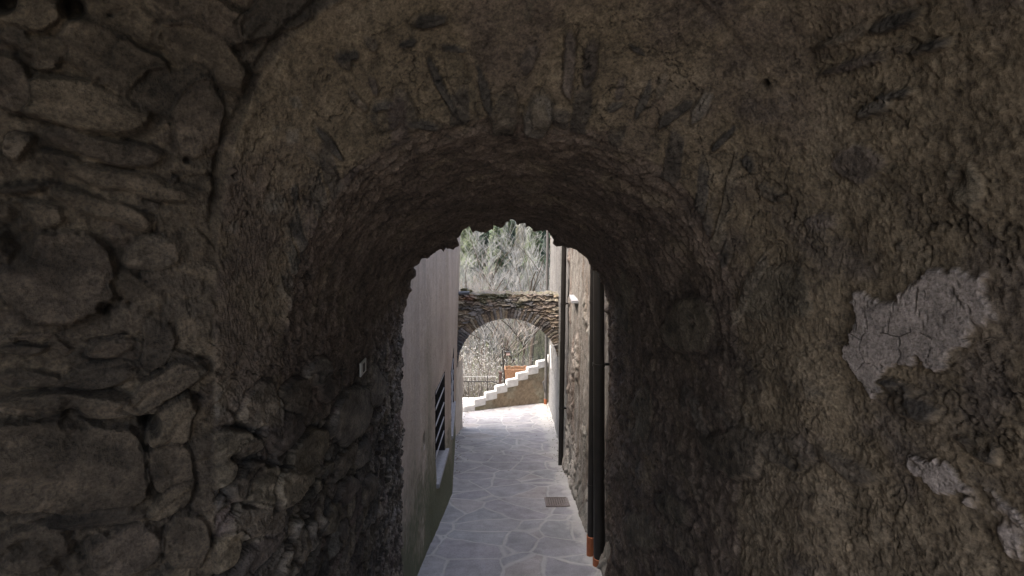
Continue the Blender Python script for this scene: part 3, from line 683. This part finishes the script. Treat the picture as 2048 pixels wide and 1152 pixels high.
# ------------------------------------------------------------------ free-standing stone arch across the lane
AF, AB, AC_, AA, AZ, ACR = 9.9, 10.22, .012, .955, -3.10, -2.185
top0 = -1.725
sa = empty('stone_arch', (0, 10.2, gz(10.2)), 'rustic rubble stone arch with moss on top spanning the lane between the houses', 'arch')
NXs, NVs = 420, 130
thA = np.linspace(math.pi, 0, NXs)
xA = AC_ + AA * np.cos(thA); zA = AZ + (ACR - AZ) * np.sin(thA)
xA = np.concatenate([[-1.02], xA, [1.0]]); zA = np.concatenate([[AZ - .02], zA, [AZ - .02]])
vv = np.linspace(0, 1, NVs)
def arch_face(Dd, sgn):
    Xa = np.repeat(xA[:, None], NVs, 1); topz = top0 + .018 * vnoise(Xa * 9, Xa * 0, Xa * 0, 400) + .012 * vnoise(Xa * 30, Xa * 0, Xa * 0, 401)
    Za = zA[:, None] + (topz - zA[:, None]) * vv[None]
    z0 = 0 * Xa
    w1 = fbm(Xa, Za, z0, 7, 3, 402); w2 = fbm(Xa, Za, z0, 25, 3, 403); w3 = fbm(Xa, Za, z0, 70, 2, 404)
    # courses of flat rubble
    f1, f2, cid, du, dv_ = worley(Xa / .17 + .3 * w1 + .5 * np.floor(Za / .06), Za / .062 + .35 * w1, 405 + sgn)
    e1 = f2 - f1
    # voussoirs: thin stones set on edge round the ring
    an = np.arctan2((Za - AZ) / (ACR - AZ), (Xa - AC_) / AA); rr = np.hypot((Za - AZ) / (ACR - AZ) * .95, (Xa - AC_) / AA * .95)
    av = an * 19 + .25 * w1 + 1.2 * (rr - .95); cell = np.floor(av); ef = np.abs(av - cell - .5)
    ci2 = _h(cell.astype(np.int64), (cell * 0).astype(np.int64), (cell * 0).astype(np.int64), 410)
    rlim = .95 + .17 + .07 * ci2
    mv = (rr < rlim)
    e = np.where(mv, np.minimum((.5 - ef) * 1.0, (rlim - rr) * 8), e1); cidd = np.where(mv, ci2, cid)
    hh = ss(.02, .16, e) * (.010 + .024 * cidd) + .006 * w2 + .002 * w3 - np.where(mv, 0, dv_ * .03)
    pal = np.array([(.185, .145, .10), (.145, .115, .085), (.12, .10, .085), (.155, .126, .10), (.195, .17, .13), (.13, .12, .11)], np.float32) * 1.3
    Cc = pal[(cidd * 5.99).astype(int)] * (.75 + .5 * ((cidd * 17.3) % 1))[..., None] * (1 + .3 * w2 + .25 * w1)[..., None]
    Cc = mix3(Cc, Cc * .42, ss(.09, .0, e)); Cc = mix3(Cc, (.10, .105, .12), ss(-.62, -.85, Xa + .1 * w1) * ss(-2.35, -2.55, Za) * .7)
    mossm = .8 * ss(-1.98, -1.80, Za + .12 * w1) * ss(.15, .5, fbm(Xa, Za, z0, 3.5, 3, 420) + .35 * np.exp(-((Xa + .15) / .35) ** 2) - .0)
    Cc = mix3(Cc, (.055, .065, .03), mossm * .85); hh = hh + mossm * .015 * w2
    Cc = mix3(Cc, (.24, .12, .075), np.exp(-(((Xa + .72) / .12) ** 2 + ((Za + 1.80) / .05) ** 2)) * .7)
    Cc = mix3(Cc, (.42, .40, .36), ss(1, .7, np.hypot((Xa - .02) / .09, (Za + 1.845) / .035) + .2 * w2) * .8)
    fade = np.minimum(ss(0, .02, vv)[None] + 0 * Xa, 1)
    return Xa, Dd + sgn * -1 * hh, Za, Cc
Fx, Fy, Fz, Fc = arch_face(AF, 1)
link('front_masonry', grid_mesh('front_masonry', np.stack([Fx, Fy, Fz], -1), Fc, None, False), M_archst, sa)
Bx, By, Bz, Bc = arch_face(AB, -1)
link('rear_masonry', grid_mesh('rear_masonry', np.stack([Bx, By, Bz], -1), Bc, None, True), M_archst, sa)
def strip(i_v, name):
    n = 26; f = np.linspace(0, 1, n)[None, :]
    y0, y1 = Fy[:, i_v][:, None], By[:, i_v][:, None]; z0, z1 = Fz[:, i_v][:, None], Bz[:, i_v][:, None]
    x = np.repeat(Fx[:, i_v][:, None], n, 1); y = y0 + (y1 - y0) * f; z = z0 + (z1 - z0) * f
    w_ = fbm(x, y, z, 16, 3, 430); z = z + .014 * w_ * np.sin(f * math.pi) * (1 if i_v == 0 else 1.6)
    c = np.empty(x.shape + (3,), np.float32); c[:] = (.30, .26, .22) if i_v == 0 else (.15, .13, .105)
    if i_v: c = mix3(c, (.08, .085, .045), ss(.1, .6, w_) * .7)
    c *= (1 + .3 * w_)[..., None]
    link(name, grid_mesh(name, np.stack([x, y, z], -1), c), M_archst, sa)
strip(0, 'soffit'); strip(NVs - 1, 'coping')
# plastered piers carrying the arch
def pier(name, xf, xb, xo, z1, colr):
    Dq = np.linspace(AF - .05, 10.6, 36); zq = np.arange(-5.0, z1 + .02, .03)
    Dm, Zm = np.meshgrid(Dq, zq, indexing='ij'); w1 = fbm(Dm, Zm, 0 * Dm, 6, 4, 440); w2 = fbm(Dm, Zm, 0 * Dm, 30, 3, 441)
    Xm = xf + (xb - xf) * (Dm - Dq[0]) / (Dq[-1] - Dq[0]) + (.008 * w1 + .003 * w2)
    c = np.empty(Dm.shape + (3,), np.float32); c[:] = colr; c *= (1 + .15 * w1)[..., None]
    full = np.concatenate([np.stack([np.full((1, len(zq)), xo), Dm[:1], Zm[:1]], -1), np.stack([Xm, Dm, Zm], -1), np.stack([np.full((1, len(zq)), xo), Dm[-1:], Zm[-1:]], -1)], 0)
    c = np.concatenate([c[:1], c, c[-1:]], 0)
    link(name, grid_mesh(name, full, c), M_render, sa)
pier('left_pier', -.985, -.905, -1.25, AZ - .02, (.50, .45, .40))
m = MB()
for (x, y, z, a, b, c, r_) in ((-.80, 10.0, -1.70, .19, .13, .045, .1), (-.83, 10.03, -1.66, .13, .10, .04, -.15), (-.72, 10.08, -1.695, .10, .08, .04, .2)):
    m.box((x, y, z), (a, b, c), Matrix.Rotation(r_, 3, 'Z') @ Matrix.Rotation(r_ * .4, 3, 'Y'))
m.build('loose_stones', plain('mossy_stone', (.13, .115, .06), .95, 0, .5, 40, .02), sa, bevel=.012)
m = MB(); m.tube([P(917, 586.5, 9.72), P(939, 585.5, 9.72)], .033, 16)
tag(m.build('spout_pipe', M_zinc, None, smooth=True), 'short grey pipe end sticking out on the top left corner of the stone arch', 'pipe')

# ------------------------------------------------------------------ downpipes
def downpipe(label, base, top, r, mat, foot=None, collars=(), foot_r=None, kick=None):
    e = empty('downpipe', base, label, 'downpipe', 'downpipes on the right-hand walls')
    b, t = Vector(base), Vector(top); m = MB()
    pts = [b, t] if not kick else kick + [b + (t - b) * .12, t]
    m.tube(pts, r, 20); m.build('pipe', mat, e, smooth=True)
    for z_ in collars:
        f = (z_ - b.z) / (t.z - b.z); c = b + (t - b) * f; m = MB()
        m.tube([c - Vector((0, 0, .012)), c + Vector((0, 0, .012))], r * 1.13, 20)
        m.box(c + Vector((r * 1.4, .01, 0)), (r * 1.8, .02, .02)); m.build('bracket', mat, e, smooth=True)
    if foot:
        m = MB(); fr_ = foot_r or r * 1.18; zt = b.z + foot; f = foot / (t.z - b.z); c = b + (t - b) * f
        m.tube([b - Vector((0, 0, .06)), c - Vector((0, 0, .004)), c], [fr_, fr_, r * 1.04], 20); m.build('foot_section', M_terra, e, smooth=True)
    return e
downpipe('widest dark brown downpipe with an orange foot beside the passage mouth', P(1198.5, 1142, 4.54), (.787, 4.54, HR + .02), .049, M_metal, .125, (-1.40, .6), .056)
downpipe('slim dark downpipe with a tall orange foot half hidden behind the widest pipe', (.752, 4.74, gz(4.74)), (.79, 4.74, HR + .02), .034, M_metal, .22, (-2.55, -.9), .040)
downpipe('dark slim downpipe in the middle of the right wall, ending just above the paving', P(1121.3, 933, 7.78), (.855, 7.78, HR + .02), .0375, M_metal, None, (-3.05, -1.5, 0))
bp = P(1091, 803, 13.1)
downpipe('grey downpipe at the far corner of the pale house by the white steps', bp, P(1096, 450, 13.1) + Vector((.005, 0, .95)), .034, M_pipe2, .07, (-3.6, -.9))
m = MB(); m.tube([P(1086, 764, 12.95), P(1088, 775, 12.98), P(1090.5, 785, 13.02)], .018, 8); m.tube([P(1086, 764, 12.95), P(1088.5, 762, 13.0)], .018, 8)
m.build('branch_pipe', M_pipe2, [o for o in col.objects if o.name.startswith('downpipe') and o.type == 'EMPTY'][-1], smooth=True)
m = MB(); pts = []
for i in range(15):
    a_ = i / 14; yy = 690 + 48 * math.sin(a_ * math.pi); xx = 1097.5 + 7.5 * a_
    Dq = 12.2 - 1.2 * a_; p = P(xx, yy, Dq); p.x = float(fxW(np.array(Dq), np.array(p.z))) - .035; pts.append(p)
m.tube(pts, .008, 6); tag(m.build('cable', M_white, None, smooth=True), 'thin white cable hanging in a loop on the pale wall beyond the arch', 'cable')

# ------------------------------------------------------------------ things on the lane and walls
g = empty('drain_cover', (.58, 6.16, gz(6.16)), 'small reddish iron drain cover set in the paving near the right wall', 'drain cover')
M_rust = plain('rusty_cast_iron', (.20, .17, .155), .7, .1, .4, 60, .002)
sl_ = Matrix.Rotation(-math.atan(.2267), 3, 'X')
def lz(x, d): return float(lane_z(np.array(x), np.array(d))) + .03 * float(ss(.62, .95, np.array(x)))
m = MB(); c0 = Vector((.58, 6.16, gz(6.16) + .026))
for s in (-1, 1):
    m.box(c0 + Vector((s * .13, 0, .002)), (.018, .30, .02), sl_); m.box(c0 + sl_ @ Vector((0, s * .145, .004)), (.245, .018, .02), sl_)
m.build('frame', M_rust, g)
m = MB()
for i in range(9): m.box(c0 + sl_ @ Vector((-.108 + i * .027, 0, .002)), (.011, .27, .014), sl_)
for i in range(9): m.box(c0 + sl_ @ Vector((0, -.122 + i * .0305, .000)), (.24, .010, .014), sl_)
m.build('grating', M_rust, g)
s_ = empty('number_plaque', (-.74, 2.8, -.88), 'tiny white number plaque fixed to the left wall inside the passage', 'plaque')
j = np.argmin(np.abs(px - 723) + np.abs(py - 735)); pc_ = V.reshape(-1, 3)[j]
ctr = Vector((float(pc_[0]) + .028, float(pc_[1]), float(pc_[2])))
s_.location = ctr
m = MB(); m.box(ctr, (.008, .105, .072)); m.build('plate', plain('plaque_white', (.42, .40, .36), .5, 0, .1, 20), s_, bevel=.002)
m = MB(); cx = ctr + Vector((.0055, 0, 0))
m.box(cx + Vector((0, .012, 0)), (.004, .010, .036)); m.box(cx + Vector((0, -.010, 0)), (.004, .006, .036)); m.box(cx + Vector((0, .001, .0195)), (.004, .028, .005)); m.box(cx + Vector((0, .001, -.0195)), (.004, .028, .005))
m.build('mark', M_iron, s_)

# ------------------------------------------------------------------ stepped parapet, terrace
stp = empty('step_wall', (0, 13, gz(13)), 'khaki plaster stair wall with eight white stepped blocks beyond the stone arch', 'steps')
lefts = [925, 944.5, 967.5, 990, 1012, 1033, 1054, 1075]; bots = [827, 815.5, 801.5, 788.3, 775, 761.7, 749, 735.8]
Ds8 = [12.5 + .15 * i for i in range(8)]
pts = [P(lefts[i], bots[i], Ds8[i]) for i in range(8)]
dr = (pts[7] - pts[0]); dr.z = 0; dr.normalize(); nr_ = Vector((-dr.y, dr.x, 0))
runs = .285; rise = (pts[7].z - pts[0].z) / 7
pts = [pts[0] + dr * ((pts[7] - pts[0]).xy.length / 7 * i) + Vector((0, 0, rise * i)) for i in range(12)]
run_ = (pts[1] - pts[0]).xy.length
for i in range(12):
    m = MB(); L = run_ * 1.05; b0 = pts[i] - nr_ * .02
    c = b0 + dr * L / 2 + nr_ * (.05 + (.014 if i % 2 else -.006)) + Vector((0, 0, .070 if i else .05)); rot = Matrix.Rotation(math.atan2(dr.y, dr.x) + random.uniform(-.03, .03), 3, 'Z') @ Matrix.Rotation(random.uniform(-.02, .02), 3, 'Y')
    m.box(c, (L, .11, .19 if i else .23), rot); m.build('step_block', M_white, stp, bevel=.012)
n_ = 200; ln = run_ * 12.2
uq = np.linspace(.0, ln, n_); 
topq = np.array([pts[min(11, max(0, int((u - .01) / run_)))].z + .004 for u in uq])
botq = np.array([-(2.15 + .2267 * (pts[0].y + dr.y * u)) - .25 for u in uq])
wv_ = np.linspace(0, 1, 60)
Uq = np.repeat(uq[:, None], 60, 1); Zq = botq[:, None] + (topq - botq)[:, None] * wv_[None]
w1 = fbm(Uq, Zq, 0 * Uq, 3, 4, 500); w2 = fbm(Uq, Zq, 0 * Uq, 22, 3, 501)
px_ = pts[0].x + dr.x * Uq + nr_.x * (-.006 * w1 - .003 * w2); py_ = pts[0].y + dr.y * Uq + nr_.y * (-.006 * w1 - .003 * w2)
c = np.empty(Uq.shape + (3,), np.float32); c[:] = (.23, .205, .15); c = mix3(c, (.16, .15, .09), ss(0, .6, w1) * .7); c = mix3(c, (.20, .14, .09), ss(.1, .6, -w1) * .6); c *= (1 + .25 * w2)[..., None]
link('plaster_face', grid_mesh('plaster_face', np.stack([px_, py_, Zq], -1), c, None, False), M_render, stp)
link('rear_face', grid_mesh('rear_face', np.stack([px_ + nr_.x * .16, py_ + nr_.y * .16, Zq], -1), c, None, True), M_render, stp)

terrace_c = MB(); terrace_c.box((0, 14.42, gz(14.42) + .005), (12, .16, .07))
tag(terrace_c.build('terrace_kerb', plain('pale_kerb', (.5, .48, .44), .85, 0, .25, 12, .01), None, bevel=.01), kind='structure')
ra = empty('iron_railing', (-1.6, 14.42, gz(14.42)), 'thin dark iron railing on the terrace edge left of the white steps', 'railing')
zb = gz(14.42) + .04
m = MB(); m.tube([(-4.5, 14.42, zb + .46), (-.40, 14.42, zb + .46), (-.30, 14.42, zb + .43), (-.22, 14.42, zb + .38)], .014, 8); m.build('top_rail', M_iron, ra, smooth=True)
m = MB(); m.tube([(-4.5, 14.42, zb + .60), (-.30, 14.42, zb + .60)], .006, 6); m.build('wire', plain('galvanised_wire', (.4, .4, .38), .5, .2, .2, 10), ra)
for i in range(24):
    m = MB(); x = -4.4 + i * .175; hh_ = .62 if i % 4 == 2 else .46
    m.tube([(x, 14.42, zb - .03), (x, 14.42, zb + hh_)], .012 if i % 4 == 2 else .007, 6); m.build('baluster', M_iron, ra)
m = MB(); m.box((-.195, 14.42, zb + .33), (.075, .075, .74)); m.box((-.195, 14.42, zb + .71), (.095, .095, .03))
tag(m.build('wooden_post', plain('brown_post', (.085, .055, .045), .8, 0, .4, 30, .004), None, bevel=.006), 'short dark brown post standing at the end of the terrace railing', 'post')
m = MB(); a0, a1 = P(1010.5, 774, 13.08), P(1004.5, 700, 13.08); m.tube([a0, a1], .016, 8)
tag(m.build('iron_rod', M_iron, None, smooth=True), 'thin dark leaning iron rod rising from the fifth white step', 'rod')
bx_ = empty('planter', (.22, 14.2, gz(14.2)), 'orange rust coloured timber planter standing behind the middle white steps', 'planter')
M_or = plain('orange_timber', (.29, .16, .09), .8, 0, .45, 35, .006)
for (x0, y0, sx, sy) in ((.22, 14.02, .60, .03), (.22, 14.30, .60, .03)):
    for i in range(7):
        m = MB() if i == 0 else m; m.box((x0 - sx / 2 + (i + .5) * sx / 7, y0, gz(14.2) + .45 + .012 * math.sin(i * 2.3)), (sx / 7 - .006, sy, .92))
    m.build('board_panel', M_or, bx_)
m = MB()
for s in (-1, 1):
    m = MB(); m.box((.22 + s * .285, 14.16, gz(14.2) + .45), (.028, .25, .90)); m.build('end_board', M_or, bx_)
m = MB(); m.box((.22, 14.16, gz(14.2) + .80), (.54, .25, .04)); m.build('soil', plain('soil', (.05, .035, .025), .95, 0, .4, 40, .01), bx_)
bf = empty('bird_box', (.02, 14.42, gz(14.42)), 'tiny pinkish box with a dark lid on a thin pole behind the steps', 'bird box')
tp = P(1016, 707, 14.42)
m = MB(); m.tube([(tp.x - .04, 14.42, zb - .03), (tp.x - .02, 14.42, tp.z - .03)], .009, 6); m.build('pole', M_iron, bf)
m = MB(); m.box((tp.x, 14.42, tp.z), (.10, .08, .075)); m.build('box', plain('pink_box', (.5, .36, .32), .7, 0, .2, 20), bf)
m = MB(); m.box((tp.x, 14.42, tp.z + .045), (.13, .11, .014)); m.build('lid', M_iron, bf)
m = MB()
for i in range(14):
    x = P(979 + i * .9, 820, 12.55); m.box((x.x, 12.52 + random.uniform(-.04, .04), gz(12.52) + .03), (.06, .05, .03), Matrix.Rotation(random.uniform(0, 3), 3, 'Z'))

# ------------------------------------------------------------------ trees and shrubs
def bare_tree(seed, H_, r0, levels=5, spread=.5, lean=0, kids=3, twig_r=.006):
    rd = random.Random(seed); lim, tw = MB(), MB()
    def grow(p, d, L, r, lv):
        n = 5 if lv > 1 else 3; pts = [p]; dd_ = d.copy(); rr_ = [r]
        for i in range(n):
            dd_ = (dd_ + Vector((rd.uniform(-1, 1), rd.uniform(-1, 1), rd.uniform(-.5, .9))) * (.10 if lv == levels else .22)).normalized()
            p = p + dd_ * L / n; pts.append(p); rr_.append(max(twig_r, r * (1 - .55 * (i + 1) / n)))
        (lim if lv >= levels - 2 else tw).tube(pts, rr_, 7 if lv == levels else (5 if lv >= levels - 1 else 3), cap=False)
        if lv == 0: return
        nk = kids + (2 if lv == levels else 0) + (rd.random() < .5)
        for j in range(nk):
            f = rd.uniform(.35 if lv == levels else .15, 1.0); k_ = min(n - 1, int(f * n)); q = pts[k_].lerp(pts[k_ + 1], f * n - k_ if f < 1 else 1)
            ax = Vector((rd.uniform(-1, 1), rd.uniform(-1, 1), rd.uniform(-.1, .4))).normalized()
            nd = (pts[k_ + 1] - pts[k_]).normalized() * (1 - spread * .6) + ax * spread * 1.3; nd.z += .12; nd.normalize()
            grow(q, nd, L * rd.uniform(.42, .72), max(twig_r, rr_[k_] * .6), lv - 1)
    grow(Vector((0, 0, -.3)), Vector((lean, 0, 1)).normalized(), H_ * .62, r0, levels)
    return lim.mesh('trunk', True), tw.mesh('crown')
M_bark = plain('dark_bark', (.095, .075, .06), .9, 0, .5, 20, .01)
M_bark2 = plain('grey_bark', (.17, .16, .145), .9, 0, .4, 20, .01)
M_twig = plain('pale_twigs', (.26, .255, .24), .85, 0, .5, 2)
M_twig2 = plain('brown_twigs', (.22, .19, .165), .85, 0, .45, 2)
kinds = [bare_tree(1, 9, .13, 5, .42, .06, 3), bare_tree(2, 10, .11, 5, .5, -.1, 3), bare_tree(3, 8, .09, 5, .62, .12, 3), bare_tree(4, 9, .12, 5, .55, 0, 3)]
def plant_tree(name, k_, x, d, sc, rz, label, cat, mt, mc, group):
    a_, b_ = kinds[k_]; z = float(terr_z(np.array([float(x)]), np.array([float(d)]))[0])
    e = empty(name, (x, d, z), label, cat, group, rz); e.scale = (sc,) * 3
    for nm, me, mt_ in (('trunk', a_, mt), ('crown', b_, mc)):
        o = bpy.data.objects.new(nm, me); col.objects.link(o); o.parent = e
        if not me.materials: me.materials.append(mt_)
        o.material_slots[0].link = 'OBJECT'; o.material_slots[0].material = mt_
    return e
NEAR = [(P(936, 0, 19).x, 19, 0, 1.0, .4, 'dark slender bare tree leaning right just inside the left side of the arch opening'),
        (P(982, 0, 20).x, 20, 3, 1.05, 2., 'dark straight bare tree trunk seen left of centre through the arch'),
        (P(1036, 0, 21).x, 21, 1, 1.05, 3.3, 'dark bare tree trunk seen right of centre through the arch'),
        (P(1058, 0, 24).x, 24, 0, 1.1, 4.4, 'thin brown bare tree near the right side of the arch opening'),
        (P(965, 0, 26).x, 26, 2, 1.2, 5.1, 'bare tree with forked brown trunk behind the railing')]
for (x, d, k_, sc, rz, lb) in NEAR: plant_tree('bare_tree', k_, x, d, sc * .78, rz, lb, 'tree', M_bark, M_twig2 if k_ == 3 else M_twig, 'dark bare trees below the terrace')
rd = random.Random(9)
for i in range(40):
    d = 24 + 9.5 * ((i % 23) / 23) + rd.uniform(-.8, .8); sp_ = .10 if i < 32 else .26
    x = rd.uniform(-1, 1) * sp_ * d + .0 * d
    plant_tree('bare_tree', rd.randrange(4), x, d, rd.uniform(.36, .56) * (1.25 if d > 33 else 1), rd.uniform(0, 6.28), 'pale grey leafless tree in the thicket on the far hillside', 'tree', M_bark2, M_twig, 'grey leafless trees on the far hillside')
def conifer(seed, H_, W_, n, droop):
    rd = random.Random(seed); f = MB(); t = MB(); t.tube([(0, 0, -.3), (0, 0, H_ * .5), (0, 0, H_)], [H_ * .016, H_ * .01, .01], 7)
    for i in range(n):
        hf = 1 - math.sqrt(rd.random()) * .93; z = hf * H_; wr = W_ * (1 - hf) ** .8 * (.82 + .25 * math.sin(hf * 40 + seed)) + .05; r_ = wr * math.sqrt(rd.random()) * rd.choice((1, 1, 1.15))
        a_ = rd.uniform(0, 6.283); p = Vector((math.cos(a_) * r_, math.sin(a_) * r_, z - r_ * droop + rd.uniform(-.1, .1)))
        o = Vector((math.cos(a_), math.sin(a_), -droop - rd.uniform(-.2, .5))).normalized(); s = Vector((-math.sin(a_), math.cos(a_), rd.uniform(-.4, .4)))
        l_ = rd.uniform(.16, .38); w_ = rd.uniform(.03, .07); k_ = len(f.v)
        f.v += [p - s * w_, p + s * w_, p + o * l_ + s * w_ * .3 - Vector((0, 0, .05)), p + o * l_ - s * w_ * .3]; f.f.append([k_, k_ + 1, k_ + 2, k_ + 3])
    return t.mesh('trunk'), f.mesh('crown')
kinds += [conifer(5, 9, 1.25, 9000, .25), conifer(6, 10, 1.05, 9000, .35), conifer(7, 11, 1.5, 9000, .5)]
M_larch = plain('larch_needles', (.115, .14, .08), .8, 0, .5, 1.2)
M_spruce = plain('spruce_needles', (.055, .085, .055), .8, 0, .5, 1.2)
M_larch2 = plain('pale_larch_needles', (.19, .19, .135), .8, 0, .4, 1.2)
cl = [(990, 36, 4, 'light green larch, second from the left above the stone arch', M_larch), (1012, 36.5, 5, 'dull green larch in the middle above the stone arch', M_larch),
      (1042, 37, 5, 'pale beige larch right of the dark gap above the stone arch', M_larch2), (1066, 35.5, 4, 'yellowish larch with drooping boughs above the right of the arch', M_larch),
      (1084, 37.5, 6, 'blue green spruce beside the pale house corner', M_spruce), (1028, 41, 6, 'very dark spruce seen deep between the larches', M_spruce), (1004, 40, 6, 'dark spruce top at the highest point of the view', M_spruce),
      (945, 37, 6, 'grey green conifer at the left end of the larch row', M_larch), (930, 38, 5, 'green conifer partly hidden by the pinkish house', M_larch), (962, 38.5, 6, 'dark conifer between the left larches', M_spruce)]
for (x, d, k_, lb, mt) in cl: plant_tree('conifer', k_, P(x, 0, d).x, d, rd.uniform(.68, .80), rd.uniform(0, 6), lb, 'conifer', M_bark, mt, 'conifers on the far hillside')
for i in range(26):
    d = rd.uniform(50, 78); x = rd.uniform(-.3, .3) * d
    plant_tree('conifer', rd.choice((4, 5, 6, 6)), x, d, rd.uniform(1.0, 1.5), rd.uniform(0, 6), 'dark conifer in the wood high on the far hillside', 'conifer', M_bark, rd.choice((M_spruce, M_spruce, M_larch)), 'dark conifers high on the hillside')
# thicket of dry stems and brambles: nobody could count it
f = MB(); 
for i in range(26000):
    d = 17.5 + 30 * rd.random() ** .8; x = rd.uniform(-.17, .17) * d; L = rd.uniform(.25, 1.1) * (1 + (d - 18) / 40)
    z = float(-9.6 + .5 * max(0, d - 21)) ; p = Vector((x, d, 0)); 
    o = Vector((rd.uniform(-.6, .6), rd.uniform(-.4, .4), 1)).normalized(); s = Vector((1, rd.uniform(-.3, .3), -o.x)).normalized() * rd.uniform(.006, .014)
    k_ = len(f.v); m1 = p + o * L * .55 + Vector((rd.uniform(-.1, .1), 0, 0)); e1_ = p + o * L + Vector((rd.uniform(-.3, .3), 0, -.15 * L))
    f.v += [p - s, p + s, m1 + s * .7, m1 - s * .7, e1_ + s * .3]; f.f += [[k_, k_ + 1, k_ + 2, k_ + 3], [k_ + 3, k_ + 2, k_ + 4]]
bs = np.array([f.v[i] for i in range(0, len(f.v), 5)]); zz = terr_z(bs[:, 0], bs[:, 1])
for i, z in enumerate(zz):
    for j in range(5): f.v[i * 5 + j].z += float(z) - .05
tag(f.build('undergrowth', plain('dry_stems', (.17, .165, .125), .9, 0, .5, 1.5)), 'tangle of dry pale stems covering the slope', 'undergrowth', kind='stuff')
def white_bush(seed, Rr, n):
    rd = random.Random(seed); st, lf = MB(), MB()
    for i in range(70):
        a_ = rd.uniform(0, 6.28); o = Vector((math.cos(a_) * rd.uniform(.1, .8), math.sin(a_) * rd.uniform(.1, .8), 1)).normalized(); p = Vector((0, 0, -.2)); pts = [p]
        for j in range(6):
            o = (o + Vector((rd.uniform(-1, 1), rd.uniform(-1, 1), rd.uniform(-.3, .5))) * .25).normalized(); p = p + o * Rr * 2.1 / 6; pts.append(p)
            if j > 1:
                for q in range(n):
                    c_ = p + Vector((rd.gauss(0, .12), rd.gauss(0, .12), rd.gauss(0, .12))); u1 = Vector((rd.uniform(-1, 1), rd.uniform(-1, 1), rd.uniform(-1, 1))).normalized(); v1 = u1.orthogonal().normalized()
                    k_ = len(lf.v); a1, b1 = rd.uniform(.012, .03), rd.uniform(.006, .012); lf.v += [c_ - u1 * a1, c_ + v1 * b1, c_ + u1 * a1, c_ - v1 * b1]; lf.f.append([k_, k_ + 1, k_ + 2, k_ + 3])
        st.tube(pts, [.014, .012, .01, .008, .006, .005, .003], 4, cap=False)
    return st.mesh('stems'), lf.mesh('blossom')
wb = [white_bush(1, 1.0, 5), white_bush(2, .9, 5)]
M_bloss = plain('white_blossom', (.38, .38, .36), .8, 0, .3, 3)
for (x_, y_, d, k_, lb) in ((950, 800, 16.4, 0, 'white blossoming bush behind the railing at the left of the arch opening'), (985, 800, 17.2, 1, 'white blossoming shrub behind the lower white steps'), (932, 790, 18.2, 1, 'pale flowering bush hard against the left pier of the arch'), (1048, 770, 18.4, 0, 'thin whitish shrub behind the orange planter')):
    p = P(x_, y_, d); st_m, lf_m = wb[k_]; z = p.z - .35
    e = empty('blossoming_bush', (p.x, d, z), lb, 'bush', 'blossoming bushes behind the terrace', rz=x_); e.scale = (.85, .85, 1.1) if x_ < 1040 else (.6, .6, .7)
    for me, mt in ((st_m, M_twig2), (lf_m, M_bloss)):
        o = bpy.data.objects.new(me.name, me); col.objects.link(o); o.parent = e
        if not me.materials: me.materials.append(mt)

# grit, crumbs of mortar and dead leaves gathered along the feet of the walls
f = MB(); rd = random.Random(21)
for i in range(520):
    d = rd.uniform(4.1, 13); left = rd.random() < .35
    if left: x = float(fxL(np.array(min(d, 10.1)), np.array(gz(min(d, 10.1)) + .05))) + .03 + abs(rd.gauss(0, .05))
    else: x = (.80 if d < 7.8 else float(np.interp(d, [7.85, 13.5], [.86, 1.0]))) - abs(rd.gauss(0, .09))
    if rd.random() < .15: x = rd.uniform(-.7, .8)
    s0 = rd.uniform(.003, .011); f.box((x, d, lz(x, d) + .014), (s0 * rd.uniform(.8, 2), s0 * rd.uniform(.8, 2), s0 * .7), Matrix.Rotation(rd.uniform(0, 3), 3, 'Z') @ Matrix.Rotation(rd.uniform(-.4, .4), 3, 'X'))
tag(f.build('grit', plain('grit', (.24, .22, .19), .9, 0, .6, 30)), 'grit and crumbs of mortar along the feet of the walls', 'grit', kind='stuff')
